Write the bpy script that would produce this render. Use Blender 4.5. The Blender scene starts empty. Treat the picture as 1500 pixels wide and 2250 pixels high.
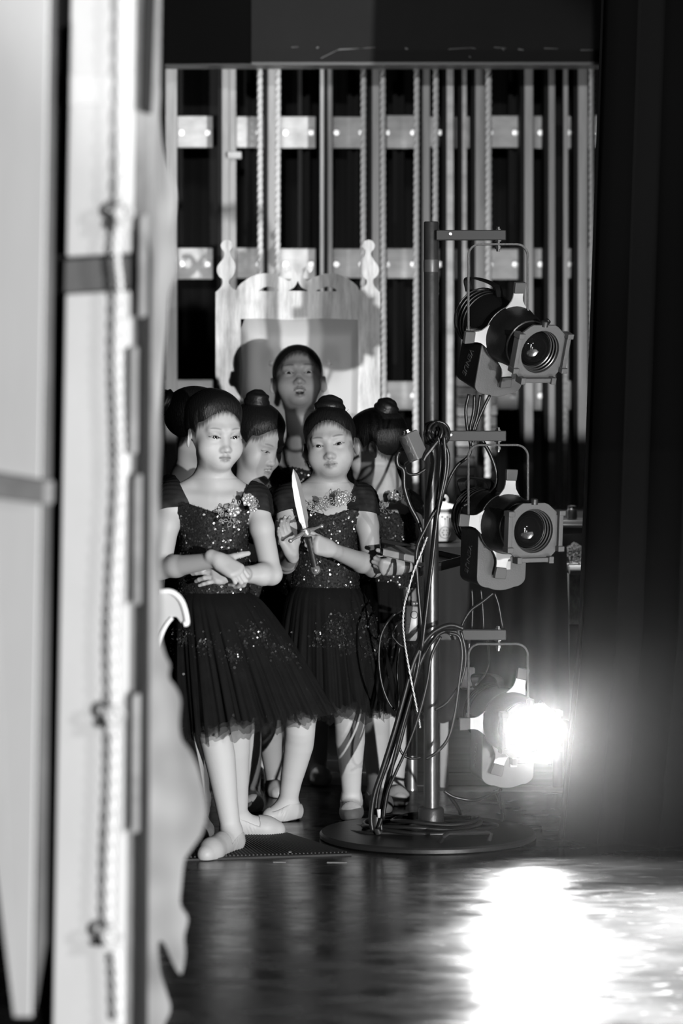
import bpy, math, random
import numpy as np
from mathutils import Vector, Matrix

random.seed(7); RNG = np.random.RandomState(5)
SC = bpy.context.scene
COL = SC.collection

# ------------------------------------------------------------------ camera, world, lights, exposure
FPX, CAM_H, HORIZON = 6624.0, 1.256, 800.0      # focal length in pixels of a 1500x2250 frame, eye height, horizon row
cam_d = bpy.data.cameras.new('camera'); cam = bpy.data.objects.new('camera', cam_d); COL.objects.link(cam)
cam.location = (0, 0, CAM_H); cam.rotation_euler = (math.pi / 2, 0, 0)
cam_d.sensor_fit = 'VERTICAL'; cam_d.sensor_height = 36; cam_d.sensor_width = 24
cam_d.lens = FPX / 2250 * 36; cam_d.shift_y = (HORIZON - 1125) / 2250
cam_d.clip_start = 0.1; cam_d.clip_end = 60
cam_d.dof.use_dof = True; cam_d.dof.focus_distance = 8.1; cam_d.dof.aperture_fstop = 2.6
SC.camera = cam

def P(px, py, D):
    """a point at depth D (metres along the view axis) seen at a pixel of the photograph"""
    return np.array([(px - 750) / FPX * D, D, CAM_H - (py - HORIZON) / FPX * D])

world = bpy.data.worlds.new('world'); SC.world = world; world.use_nodes = True
world.node_tree.nodes['Background'].inputs[0].default_value = (1, 1, 1, 1)
world.node_tree.nodes['Background'].inputs[1].default_value = 0.012

def spot(name, loc, aim, power, angle, blend=0.3, radius=0.06):
    l = bpy.data.lights.new(name, 'SPOT'); o = bpy.data.objects.new(name, l); COL.objects.link(o)
    o.location = loc; l.energy = power; l.spot_size = math.radians(angle); l.spot_blend = blend
    l.shadow_soft_size = radius
    o.rotation_euler = (Vector(aim) - Vector(loc)).to_track_quat('-Z', 'Y').to_euler()
    return o
# the side-light booms on the far side of the stage, behind the photographer
spot('stage_light_right', (4.0, -5.0, 0.62), (0.0, 8.6, 0.95), 7000, 30, 0.25, 0.07)
spot('stage_light_far_right', (5.12, -2.0, 2.31), (-.15, 8.6, 1.0), 1300, 34, 0.25, 0.07)
spot('stage_light_left', (-0.30, -6.0, 2.70), (0.16, 10.9, 1.80), 2300, 7.2, 0.3, 0.07)
# added fill lamps hidden low behind the throne and the table, washing up the rope wall
spot('added_wall_fill', (-0.36, 9.72, 0.30), (-0.36, 10.95, 1.7), 34, 110, 0.5, 0.05)
spot('added_wall_fill', (0.52, 9.72, 0.30), (0.52, 10.95, 1.7), 34, 110, 0.5, 0.05)
# side light from the first wing on the right: the bright pool on the stage floor
spot('wing_side_light', (3.3, 5.7, 2.3), (1.66, 6.22, 0.0), 42000, 36, 0.10, 0.05)
# added fill lamp out of view above, brightening the props table
spot('added_table_fill', (0.25, 8.75, 3.7), (0.60, 9.1, 0.70), 620, 15, 0.4, 0.04)

SC.view_settings.view_transform = 'Standard'; SC.view_settings.look = 'None'
SC.view_settings.gamma = 1.0; SC.view_settings.use_curve_mapping = False
SC.view_settings.exposure = 0.0
SC.cycles.use_denoising = True
SC.cycles.max_bounces = 8; SC.cycles.transparent_max_bounces = 24; SC.cycles.volume_bounces = 0
SC.cycles.caustics_reflective = False; SC.cycles.caustics_refractive = False

# ------------------------------------------------------------------ materials
MATS = {}
def mat(name, g=0.5, rough=0.5, metal=0.0, spec=0.5, emit=0.0, bump=0.0, bump_scale=80.0, var=0.0, var_scale=(8, 8, 8),
        attr=None, alpha=1.0, aniso=None, dark=None, sheen=0.0, detail=4.0):
    if name in MATS: return MATS[name]
    m = bpy.data.materials.new(name); MATS[name] = m; m.use_nodes = True
    nt = m.node_tree; n = nt.nodes; b = n['Principled BSDF']; L = nt.links.new
    b.inputs['Base Color'].default_value = (g, g, g, 1); b.inputs['Roughness'].default_value = rough
    b.inputs['Metallic'].default_value = metal; b.inputs['Specular IOR Level'].default_value = spec
    if sheen: b.inputs['Sheen Weight'].default_value = sheen
    tc = n.new('ShaderNodeTexCoord')
    if var:
        mp = n.new('ShaderNodeMapping'); mp.inputs['Scale'].default_value = var_scale; L(tc.outputs['Object'], mp.inputs[0])
        no = n.new('ShaderNodeTexNoise'); no.inputs['Scale'].default_value = 1.0; no.inputs['Detail'].default_value = detail
        no.inputs['Roughness'].default_value = 0.65
        L(mp.outputs[0], no.inputs['Vector'])
        r = n.new('ShaderNodeMapRange'); L(no.outputs['Fac'], r.inputs[0])
        r.inputs[1].default_value = 0.3; r.inputs[2].default_value = 0.7
        r.inputs[3].default_value = max(0, g * (1 - var)); r.inputs[4].default_value = min(1, g * (1 + var))
        L(r.outputs[0], b.inputs['Base Color'])
    if attr:
        a = n.new('ShaderNodeAttribute'); a.attribute_name = attr
        mm = n.new('ShaderNodeMix'); mm.data_type = 'RGBA'; mm.blend_type = 'MULTIPLY'; mm.inputs[0].default_value = 1.0
        mm.inputs[6].default_value = (g, g, g, 1); L(a.outputs['Color'], mm.inputs[7]); L(mm.outputs[2], b.inputs['Base Color'])
    if bump:
        no2 = n.new('ShaderNodeTexNoise'); no2.inputs['Scale'].default_value = bump_scale; no2.inputs['Detail'].default_value = 3
        if aniso:
            mp2 = n.new('ShaderNodeMapping'); mp2.inputs['Scale'].default_value = aniso; L(tc.outputs['Object'], mp2.inputs[0]); L(mp2.outputs[0], no2.inputs['Vector'])
        else:
            L(tc.outputs['Object'], no2.inputs['Vector'])
        bp = n.new('ShaderNodeBump'); bp.inputs['Strength'].default_value = bump; bp.inputs['Distance'].default_value = 0.004
        L(no2.outputs['Fac'], bp.inputs['Height']); L(bp.outputs[0], b.inputs['Normal'])
    if emit:
        b.inputs['Emission Color'].default_value = (1, 1, 1, 1); b.inputs['Emission Strength'].default_value = emit
    if alpha < 1: b.inputs['Alpha'].default_value = alpha
    return m

M_BLACK = mat('black_paint', 0.015, 0.45, bump=0.1)
M_METAL_DARK = mat('dark_metal', 0.05, 0.4, 0.6, bump=0.15, bump_scale=150)
M_FIXTURE = mat('fixture_black', 0.007, 0.42, spec=0.3, bump=0.12, bump_scale=200)
M_PLATE = mat('fixture_grey', 0.075, 0.5, bump=0.1, bump_scale=300)
M_STEEL = mat('bright_steel', 0.75, 0.25, 1.0)
M_SHUT = mat('shutter_steel', 0.62, 0.42, 0.35)
M_TIP = mat('shutter_grip', 0.07, 0.55)
M_RUBBER = mat('cable_rubber', 0.012, 0.35, spec=0.5)
M_PIPE = mat('steel_pipe', 0.11, 0.32, 0.8, bump=0.1, bump_scale=60, var=0.3, var_scale=(30, 30, 6))
M_WOOD = mat('pale_wood', 0.46, 0.6, bump=0.25, bump_scale=40, aniso=(3, 3, .3), var=0.3, var_scale=(14, 14, 1.5))
M_WOODH = mat('batten_wood', 0.82, 0.6, bump=0.2, bump_scale=40, var=0.28, var_scale=(7, 14, 16))
M_ROPE = mat('rope_fibre', 0.8, 0.85, bump=0.3, bump_scale=300)
M_THRONE = mat('throne_paint', 0.76, 0.5, spec=.3, bump=0.35, bump_scale=25, aniso=(8, 8, 1.2), var=0.38, var_scale=(45, 45, 7))
M_PANEL = mat('throne_vinyl', 0.56, 0.45, bump=0.05)
M_CRYSTAL = mat('crystal', 0.9, 0.2, 0.25)
M_FLATA = mat('flat_canvas', 0.66, 0.85, var=0.06, var_scale=(6, 6, 2))
M_FLATB = mat('flat_canvas_white', 0.63, 0.85, var=0.05, var_scale=(5, 5, 3))
M_FLATC = mat('flat_profile', 0.27, 0.85, var=0.4, var_scale=(10, 10, 7), detail=1.0)
M_FRAME = mat('flat_timber', 0.22, 0.8, var=0.35, var_scale=(12, 12, 5))
M_FRAMED = mat('flat_gap_timber_dark', 0.014, 0.8, var=0.3, var_scale=(12, 12, 5))
M_VELOUR = mat('velour_black', 0.0035, 0.9, spec=0.04)
M_WALL = mat('wall_black', 0.012, 0.8, spec=0.15)
M_HEADER = mat('header_black', 0.013, 0.6, spec=0.15, var=0.15, var_scale=(3, 3, 3))
M_WHITE = mat('white_china', 0.8, 0.2)
M_INK = mat('grey_ink', 0.2, 0.5)
M_SKIN = mat('skin', 0.47, 0.5, spec=0.35, attr='Col', bump=0.03, bump_scale=400)
M_HAIR = mat('hair_black', 0.007, 0.45, spec=0.3, bump=0.5, bump_scale=90, aniso=(5, 1, 1))
def hair_fade():
    nt = M_HAIR.node_tree; n = nt.nodes; L = nt.links.new; b = n['Principled BSDF']
    a = n.new('ShaderNodeAttribute'); a.attribute_name = 'Root'
    tc = n.new('ShaderNodeTexCoord'); mp = n.new('ShaderNodeMapping'); mp.inputs['Scale'].default_value = (420, 60, 60); L(tc.outputs['Object'], mp.inputs[0])
    no = n.new('ShaderNodeTexNoise'); no.inputs['Scale'].default_value = 1.0; no.inputs['Detail'].default_value = 2; L(mp.outputs[0], no.inputs['Vector'])
    ad = n.new('ShaderNodeMath'); ad.operation = 'ADD'; L(a.outputs['Fac'], ad.inputs[0]); L(no.outputs['Fac'], ad.inputs[1])
    r = n.new('ShaderNodeMapRange'); L(ad.outputs[0], r.inputs[0]); r.inputs[1].default_value = .55; r.inputs[2].default_value = 1.0; L(r.outputs[0], b.inputs['Alpha'])
M_BUN = mat('hair_bun', 0.007, 0.45, spec=0.3, bump=0.4, bump_scale=90)
hair_fade()
M_TIGHTS = mat('tights_pale', 0.54, 0.6, spec=0.3, bump=0.05, bump_scale=700)
M_SHOE = mat('slipper_satin', 0.48, 0.5, spec=0.4, bump=0.15, bump_scale=90)
M_DRESS = mat('dress_black', 0.010, 0.6, spec=0.25, bump=0.5, bump_scale=350, var=0.6, var_scale=(160, 160, 160))
M_TULLE_IN = mat('tulle_lining', 0.010, 0.8, spec=0.15)
M_SEQ = mat('sequin', 0.55, 0.13, 0.9)
M_SEQD = mat('sequin_dark', 0.045, 0.22, 0.6)
M_APPL = mat('applique_silver', 0.34, 0.35, 0.45)
M_APPLD = mat('applique_dark', 0.08, 0.35, 0.4)
M_EYE = mat('eye', 1.0, 0.12, attr='Col')
M_BLADE = mat('blade_steel', 0.45, 0.36, 0.55)
M_HILT = mat('hilt_brass', 0.5, 0.3, 0.7)

def sheer(name, g, alpha, rough=0.8):
    m = bpy.data.materials.new(name); MATS[name] = m; m.use_nodes = True
    nt = m.node_tree; b = nt.nodes['Principled BSDF']; L = nt.links.new
    b.inputs['Base Color'].default_value = (g, g, g, 1); b.inputs['Roughness'].default_value = rough
    b.inputs['Specular IOR Level'].default_value = 0.12
    tc = nt.nodes.new('ShaderNodeTexCoord'); no = nt.nodes.new('ShaderNodeTexNoise'); no.inputs['Scale'].default_value = 25
    L(tc.outputs['Object'], no.inputs['Vector'])
    r = nt.nodes.new('ShaderNodeMapRange'); L(no.outputs['Fac'], r.inputs[0])
    r.inputs[1].default_value = 0.3; r.inputs[2].default_value = 0.7
    r.inputs[3].default_value = alpha - 0.12; r.inputs[4].default_value = min(1, alpha + 0.12); L(r.outputs[0], b.inputs['Alpha'])
    return m
M_TULLE = sheer('tulle_black', 0.011, 0.55)
M_TRACK = mat('track_black', 0.008, 0.6, spec=0.2)
M_SLEEVE = sheer('sleeve_mesh', 0.012, 0.86)

# ------------------------------------------------------------------ mesh helpers
def norm(v):
    v = np.asarray(v, float); l = np.linalg.norm(v); return v / l if l else v
def perp(d):
    a = np.array([0, 0, 1.0]) if abs(d[2]) < 0.9 else np.array([1.0, 0, 0])
    x = norm(np.cross(d, a)); return x, np.cross(d, x)
def spline(pts, n=8):
    """Catmull-Rom through the points"""
    p = [np.asarray(q, float) for q in pts]
    if len(p) < 3: return p
    p = [2 * p[0] - p[1]] + p + [2 * p[-1] - p[-2]]
    out = []
    for i in range(1, len(p) - 2):
        for k in range(n):
            t = k / n
            out.append(.5 * ((2 * p[i]) + (-p[i-1] + p[i+1]) * t + (2 * p[i-1] - 5 * p[i] + 4 * p[i+1] - p[i+2]) * t * t
                             + (-p[i-1] + 3 * p[i] - 3 * p[i+1] + p[i+2]) * t ** 3))
    out.append(p[-2]); return out

class MB:
    """collects faces for ONE mesh"""
    def __init__(s, M=None): s.v = []; s.f = []; s.M = M
    def add(s, v, f):
        o = len(s.v)
        if s.M is not None:
            R, T = s.M; v = [R @ np.asarray(q, float) + T for q in v]
        s.v.extend([tuple(q) for q in v]); s.f.extend([tuple(i + o for i in q) for q in f]); return s
    def box(s, a, b):
        x0, y0, z0 = a; x1, y1, z1 = b
        return s.add([(x0,y0,z0),(x1,y0,z0),(x1,y1,z0),(x0,y1,z0),(x0,y0,z1),(x1,y0,z1),(x1,y1,z1),(x0,y1,z1)],
                     [(3,2,1,0),(4,5,6,7),(0,1,5,4),(1,2,6,5),(2,3,7,6),(3,0,4,7)])
    def bbox(s, a, b, r):
        """box with chamfered vertical and top edges"""
        x0, y0, z0 = a; x1, y1, z1 = b
        pr = [(x0+r,y0),(x1-r,y0),(x1,y0+r),(x1,y1-r),(x1-r,y1),(x0+r,y1),(x0,y1-r),(x0,y0+r)]
        cx, cy = (x0+x1)/2, (y0+y1)/2
        def ins(q): return (q[0] + (r if q[0] < cx else -r) * .7, q[1] + (r if q[1] < cy else -r) * .7)
        rings = [[(*ins(q), z0) for q in pr], [(*q, z0 + r) for q in pr], [(*q, z1 - r) for q in pr], [(*ins(q), z1) for q in pr]]
        return s.loft(rings)
    def loft(s, rings, caps=True, closed=True):
        n = len(rings[0]); v = [q for r in rings for q in r]; f = []
        for i in range(len(rings) - 1):
            for k in range(n if closed else n - 1):
                k2 = (k + 1) % n; f.append((i*n+k, i*n+k2, (i+1)*n+k2, (i+1)*n+k))
        if caps: f.append(tuple(range(n))[::-1]); f.append(tuple((len(rings)-1)*n + k for k in range(n)))
        return s.add(v, f)
    def tube(s, pts, r, n=8, caps=True):
        pts = [np.asarray(q, float) for q in pts]; m = len(pts)
        rs = r if hasattr(r, '__len__') else [r] * m
        x = None; rings = []
        for i in range(m):
            d = norm(pts[min(i+1, m-1)] - pts[max(i-1, 0)])
            if x is None: x, _ = perp(d)
            x = norm(x - d * np.dot(x, d)); y = np.cross(d, x)
            rings.append([pts[i] + rs[i] * (math.cos(2*math.pi*k/n) * x + math.sin(2*math.pi*k/n) * y) for k in range(n)])
        return s.loft(rings, caps)
    def strip(s, pts, w, t, up):
        """flat bar of width w (along up x dir) and thickness t following a path"""
        pts = [np.asarray(q, float) for q in pts]; m = len(pts); rings = []
        for i in range(m):
            d = norm(pts[min(i+1, m-1)] - pts[max(i-1, 0)]); a = norm(up); b = np.cross(d, a)
            rings.append([pts[i] + a*w/2 + b*t/2, pts[i] - a*w/2 + b*t/2, pts[i] - a*w/2 - b*t/2, pts[i] + a*w/2 - b*t/2])
        return s.loft(rings)
    def lathe(s, prof, c=(0,0,0), axis=(0,0,1), n=20, caps=True):
        """profile of (radius, height) about an axis"""
        c = np.asarray(c, float); d = norm(axis); x, y = perp(d)
        rings = [[c + d*h + max(r, 1e-5)*(math.cos(2*math.pi*k/n)*x + math.sin(2*math.pi*k/n)*y) for k in range(n)] for r, h in prof]
        return s.loft(rings, caps)
    def prism(s, poly, o, ax, ay, depth):
        """polygon in the plane (o, ax, ay) given depth along ax x ay, with flat n-gon faces"""
        o = np.asarray(o, float); ax = np.asarray(ax, float); ay = np.asarray(ay, float); d = np.cross(ax, ay)
        n = len(poly); a = [o + ax*p[0] + ay*p[1] for p in poly]; b = [q + d*depth for q in a]
        f = [tuple(range(n))[::-1], tuple(n + k for k in range(n))]
        f += [(k, (k+1) % n, n + (k+1) % n, n + k) for k in range(n)]
        return s.add(a + b, f)
    def sphere(s, c, r, n=12, m=8):
        r = r if hasattr(r, '__len__') else (r, r, r); c = np.asarray(c, float)
        rings = [[c + np.array([r[0]*math.sin(t)*math.cos(2*math.pi*k/n), r[1]*math.sin(t)*math.sin(2*math.pi*k/n), -r[2]*math.cos(t)]) for k in range(n)]
                 for t in [max(.02, min(math.pi - .02, math.pi*i/m)) for i in range(m+1)]]
        return s.loft(rings)
    def torus(s, c, R, r, axis=(0,0,1), n=20, m=8, arc=(0, 2*math.pi)):
        d = norm(axis); x, y = perp(d); c = np.asarray(c, float)
        pts = [c + R*(math.cos(t)*x + math.sin(t)*y) for t in np.linspace(arc[0], arc[1], n)]
        return s.tube(pts, r, m)
    def build(s, name, m, parent=None, smooth=True, kind=None, label=None, bevel=0.0, angle=40):
        me = bpy.data.meshes.new(name)
        off = np.array(parent_loc(parent)) if parent is not None else np.zeros(3)
        me.from_pydata([tuple(np.asarray(q) - off) for q in s.v], [], s.f)
        return finish(me, name, m, parent, smooth, kind, label, bevel, angle)

def parent_loc(p):
    l = np.array(p.location)
    while p.parent: p = p.parent; l = l + np.array(p.location)
    return l
def finish(me, name, m, parent, smooth=True, kind=None, label=None, bevel=0.0, angle=40):
    me.materials.append(m); me.validate()
    o = bpy.data.objects.new(name, me); COL.objects.link(o)
    if parent is not None: o.parent = parent
    if smooth:
        me.polygons.foreach_set('use_smooth', [True] * len(me.polygons))
        if angle < 180: me.set_sharp_from_angle(angle=math.radians(angle))
    if bevel:
        md = o.modifiers.new('bevel', 'BEVEL'); md.width = bevel; md.segments = 2; md.limit_method = 'ANGLE'; md.angle_limit = math.radians(45)
    if kind: o['kind'] = kind
    if label: o['label'] = label
    return o
def thing(name, label, cat, loc, group=None):
    o = bpy.data.objects.new(name, None); COL.objects.link(o); o.location = tuple(loc); o.empty_display_size = 0.1
    o['label'] = label; o['category'] = cat
    if group: o['group'] = group
    return o
def tag(o, label, cat, group=None):
    o['label'] = label; o['category'] = cat
    if group: o['group'] = group
    return o
def struct(o): o['kind'] = 'structure'; return o
def text_part(txt, name, size, origin, ax, ay, m, parent, depth=0.0006):
    c = bpy.data.curves.new(name, 'FONT'); c.body = txt; c.size = size; c.extrude = depth; c.align_x = 'CENTER'; c.align_y = 'CENTER'
    t = bpy.data.objects.new(name, c); COL.objects.link(t)
    dg = bpy.context.evaluated_depsgraph_get(); me = bpy.data.meshes.new_from_object(t.evaluated_get(dg)); COL.objects.unlink(t); bpy.data.objects.remove(t)
    ax = norm(ax); ay = norm(ay); az = np.cross(ax, ay); off = parent_loc(parent)
    for v in me.vertices:
        q = np.asarray(origin) + ax*v.co[0] + ay*v.co[1] + az*v.co[2] - off; v.co = tuple(q)
    me.materials.clear()
    return finish(me, name, m, parent, smooth=False)
# ------------------------------------------------------------------ the setting
def floor_material():
    m = bpy.data.materials.new('stage_floor'); m.use_nodes = True; nt = m.node_tree; n = nt.nodes; L = nt.links.new; b = n['Principled BSDF']
    tc = n.new('ShaderNodeTexCoord')
    def noise(scale, vec, detail=4, dist=0.0):
        mp = n.new('ShaderNodeMapping'); mp.inputs['Scale'].default_value = vec; L(tc.outputs['Object'], mp.inputs[0])
        t = n.new('ShaderNodeTexNoise'); t.inputs['Scale'].default_value = scale; t.inputs['Detail'].default_value = detail
        t.inputs['Distortion'].default_value = dist; L(mp.outputs[0], t.inputs['Vector']); return t.outputs['Fac']
    def rng(x, a, c, lo, hi):
        r = n.new('ShaderNodeMapRange'); L(x, r.inputs[0]); r.inputs[1].default_value = a; r.inputs[2].default_value = c
        r.inputs[3].default_value = lo; r.inputs[4].default_value = hi; return r.outputs[0]
    def math_(op, x, y):
        q = n.new('ShaderNodeMath'); q.operation = op; L(x, q.inputs[0])
        if isinstance(y, float): q.inputs[1].default_value = y
        else: L(y, q.inputs[1])
        return q.outputs[0]
    worn = rng(noise(2.2, (1.0, 0.8, 1), 6, 0.6), 0.42, 0.72, 0.0, 0.022)
    streak = rng(noise(9, (1.6, 3.2, 1), 5, 1.0), 0.60, 0.74, 0.0, 0.05)
    mp = n.new('ShaderNodeMapping'); mp.inputs['Rotation'].default_value = (0, 0, 0.9); mp.inputs['Scale'].default_value = (1.2, 14, 1); L(tc.outputs['Object'], mp.inputs[0])
    t = n.new('ShaderNodeTexNoise'); t.inputs['Scale'].default_value = 2.2; t.inputs['Detail'].default_value = 3; L(mp.outputs[0], t.inputs['Vector'])
    scr = rng(t.outputs['Fac'], 0.70, 0.73, 0.0, 0.05)
    tot = math_('ADD', math_('ADD', worn, streak), math_('ADD', scr, 0.010)); L(tot, b.inputs['Base Color'])
    L(rng(noise(6, (1, 2.0, 1), 5, 0.8), 0.3, 0.7, 0.16, 0.31), b.inputs['Roughness'])
    b.inputs['Specular IOR Level'].default_value = 0.5
    bp = n.new('ShaderNodeBump'); bp.inputs['Strength'].default_value = 0.25; bp.inputs['Distance'].default_value = 0.003
    L(noise(30, (1, 2.5, 1), 4), bp.inputs['Height']); L(bp.outputs[0], b.inputs['Normal'])
    return m
M_FLOOR = floor_material()
FLOOR_EDGE = 8.86
struct(MB().box((-3.5, -7.5, -0.05), (5.5, FLOOR_EDGE, 0.0)).build('floor', M_FLOOR, smooth=False))
# the wings beyond the edge of the black hardboard are bare boards
M_BOARD = mat('old_boards', 0.07, 0.45, bump=0.3, bump_scale=20, aniso=(1, 6, 1), var=0.6, var_scale=(1.5, 14, 3))
wing = struct(MB().box((-3.5, FLOOR_EDGE, -0.06), (5.5, 11.5, -0.022)).build('floor_wings', M_BLACK, smooth=False))
for i in range(18):
    y = FLOOR_EDGE + 0.005 + i * 0.145
    MB().box((-3.4, y, -0.022), (5.4, y + 0.141, -0.004 + RNG.uniform(-.001, .001))).build('floorboard', M_BOARD, wing, smooth=False)
struct(MB().box((-3.5, 11.5, -0.06), (5.5, 11.6, 4.2)).build('wall_back', M_WALL, smooth=False))
struct(MB().box((-3.6, 3.0, -0.06), (-3.5, 11.6, 4.2)).build('wall_left', M_WALL, smooth=False))
struct(MB().box((5.5, -7.5, -0.06), (5.6, 11.6, 4.2)).build('wall_right', M_WALL, smooth=False))
struct(MB().box((-3.6, 3.0, 4.2), (5.6, 11.6, 4.3)).build('ceiling', M_WALL, smooth=False))

# black masking drape against the back wall: shallow ribs
def drape(x0, x1, y, z0, z1, pitch, amp, edge=None, dy=0.0, nz=2, seed=0, wob=0.0):
    r = np.random.RandomState(seed); mb = MB(); n = int((x1 - x0) / pitch * 10) + 1
    us = np.linspace(0, x1 - x0, n); ph = np.cumsum(r.uniform(.75, 1.25, n)); ph = ph / ph[-1] * (x1 - x0) / pitch * 2 * math.pi
    am = amp * (0.55 + 0.45 * np.sin(us * 9 + seed) ** 2)
    rings = []
    for k in range(nz + 1):
        z = z0 + (z1 - z0) * k / nz; t = k / nz
        xe = edge(z) if edge else x0
        row = []
        for i, u in enumerate(us):
            a = am[i] * (1.15 - .35 * t)
            row.append((xe + u + .35 * a * math.sin(2 * ph[i] + t), y + dy * u + a * math.sin(ph[i] + wob * math.sin(3 * t + u)) , z))
        rings.append(row)
    m = len(us); v = [q for row in rings for q in row]
    v += [(q[0], q[1] + .012, q[2]) for row in rings for q in row]; o = m * (nz + 1); f = []
    for k in range(nz):
        for i in range(m - 1):
            a = k*m+i; f.append((a, a+1, a+m+1, a+m)); f.append((o+a+m, o+a+m+1, o+a+1, o+a))
        f.append((k*m, (k+1)*m, o+(k+1)*m, o+k*m)); a = k*m+m-1; f.append((a, o+a, o+a+m, a+m))
    for i in range(m - 1):
        f.append((i, o+i, o+i+1, i+1)); a = nz*m+i; f.append((a, a+1, o+a+1, o+a))
    return mb.add(v, f)
M_BACKD = mat('backdrop_cloth', 0.02, 0.85, spec=0.2)
tag(drape(-1.6, 1.6, 11.35, 0.02, 3.9, 0.085, 0.02, seed=3).build('backdrop', M_BACKD, angle=180),
    'black ribbed backdrop cloth hanging behind the wooden rails and ropes', 'curtain')

# heavy black leg drape on the right of the view
ez = [(P(1312, 0, 7.9)[2], P(1312, 0, 7.9)[0]), (P(1285, 750, 7.9)[2], P(1285, 750, 7.9)[0]), (P(1262, 1370, 7.9)[2], P(1262, 1370, 7.9)[0]), (0.0, P(1216, 1860, 7.9)[0])]
ez = sorted(ez)
def edge(z):
    return float(np.interp(z, [q[0] for q in ez], [q[1] for q in ez]) + max(0, z - ez[-1][0]) * 0.03)
tag(drape(0, 1.35, 7.92, 0.004, 3.9, 0.155, 0.045, edge=edge, dy=-0.28, nz=14, seed=11, wob=0.3).build('leg_drape', M_VELOUR, angle=180),
    'tall black velour leg drape in deep folds down the right side of the stage', 'curtain')
# a second narrow drape behind the scenic flats, left, just its edge shows
tag(drape(-1.35, P(363, 100, 9.9)[0], 9.9, 0.0, 3.9, 0.12, 0.03, seed=5).build('wing_drape', M_VELOUR, angle=180),
    'narrow black drape edge between the pale flats and the wooden rails', 'curtain')

# header beam across the top
h = thing('header_panel', 'scratched black header beam hung across the top above the rails', 'header', P(930, 142, 10.2))
zb = P(0, 141, 10.2)[2]
MB().box((P(-60, 0, 10.2)[0], 10.2, zb), (P(1560, 0, 10.2)[0], 10.32, 4.0)).build('board', M_HEADER, h, bevel=.004, smooth=False)
MB().box((P(-60, 0, 10.2)[0], 10.19, zb - .004), (P(1560, 0, 10.2)[0], 10.33, zb + .006)).build('metal_edge', mat('edge_strip', 0.05, .4, .5), h, smooth=False)
M_SCR = mat('scratch_pale', 0.22, 0.6); sm = MB(); rs = np.random.RandomState(9)
for (a, b, t) in (((705, 128), (745, 108), 1.6), ((745, 108), (800, 106), 1.2), ((740, 110), (825, 104), 1.0), ((640, 104), (655, 103), 1.0), ((695, 105), (700, 104), 3), ((890, 106), (896, 108), 4),
                  ((985, 108), (1035, 105), 1.4), ((1035, 105), (1045, 107), 1.5), ((1085, 104), (1112, 106), 1.6), ((1103, 106), (1107, 110), 4), ((1138, 108), (1150, 110), 3), ((1195, 106), (1225, 107), 1.6), ((1275, 110), (1303, 110), 1.6), ((1030, 124), (1034, 126), 3)):
    A = P(a[0], a[1], 10.2); B = P(b[0], b[1], 10.2); w = t * .0016 / 2
    sm.add([A + (0, -.0008, -w), B + (0, -.0008, -w * .5), B + (0, -.0008, w * .5), A + (0, -.0008, w), A + (0, .002, -w), B + (0, .002, -w * .5), B + (0, .002, w * .5), A + (0, .002, w)],
           [(0,1,2,3), (7,6,5,4), (0,4,5,1), (1,5,6,2), (2,6,7,3), (3,7,4,0)])
sm.build('scratch_marks', M_SCR, h, smooth=False, kind='stuff')
# darker border cloth over the header's left end
tag(drape(P(-40, 0, 10.05)[0], P(551, 0, 10.05)[0], 10.08, P(0, 139, 10.08)[2], 4.0, 0.3, 0.008, seed=2).build('border_cloth', M_VELOUR, angle=180),
    'dull black border cloth over the left end of the header beam', 'curtain')

# ------------------------------------------------------------------ rails, battens and ropes of the fly wall
ZT = 3.6
def rail(px0, px1, D=10.78, depth=.05, m=M_WOOD, y0=None, zbot=0.0, web=True, side=-1, label=None, group=None):
    a, b = P(px0, 0, D)[0], P(px1, 0, D)[0]
    r = thing('guide_rail', label, 'rail', ((a + b) / 2, D, zbot), group)
    MB().box((a, D, zbot), (b, D + depth, ZT)).build('timber', m, r, smooth=False, bevel=.003)
    if web:
        w = .014
        x = a - w if side < 0 else b
        MB().box((x, D + .012, zbot), (x + w, 10.965, ZT)).build('steel_channel', M_TRACK, r, smooth=False)
    return r
rail(363, 388, web=False, label='flat grey timber rail nearest the pale flats at the left')
rail(487, 503, label='timber rail behind the left finial of the throne')
rail(503, 519, D=10.86, depth=.03, web=False, zbot=P(0, 330, 10.86)[2] - 2.0, label='set-back lower timber strip beside the left finial')
rail(588, 607, label='timber rail just left of the second rope, over the throne scroll')
rail(703, 711, label='thinner left strip of the paired rails above the throne middle', web=False)
rail(720, 730, label='right strip of the paired rails above the throne middle')
rail(817, 834, label='timber rail behind the right finial of the throne')
rail(928, 944, label='timber rail right behind the light stand pole')
rail(981, 996, label='bright timber rail first to the right of the stand pole', m=M_WOODH)
rail(1015, 1025, label='thin rail beside the upper lamp yoke on its left', m=M_WOODH)
rail(1044, 1067, label='broad timber rail with a rope beside it, above the top lamp')
rail(1152, 1171, label='broad pale rail right of the top lamp, passing behind its yoke')
rail(1205, 1219, label='rail third from the black leg drape, behind the top lamp lens')
rail(1238, 1248, label='slim rail second from the black leg drape', web=False)
rail(1270, 1291, label='grey rail next to the black leg drape')
TR_ = {541: 'behind the leftmost rope, over the throne\'s left finial', 655: 'in the black gap above the throne scrolls', 763: 'in the gap left of the throne\'s right finial', 862: 'in the black gap just right of the throne', 1115: 'in the black gap above the top lamp', 1190: 'in the gap nearest the black leg drape'}
for px0 in TR_:      # dark steel tracks between the timbers
    a = P(px0, 0, 11.1)[0]
    tr = MB().box((a, 11.05, 0), (a + .016, 11.13, ZT)); tr.box((a + .03, 11.07, 0), (a + .042, 11.13, ZT)); tr.box((a, 11.12, 0), (a + .042, 11.13, ZT))
    tag(tr.build('steel_track', M_TRACK, smooth=False), 'dark steel track ' + TR_[px0], 'rail', 'steel tracks on the fly wall')
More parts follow.
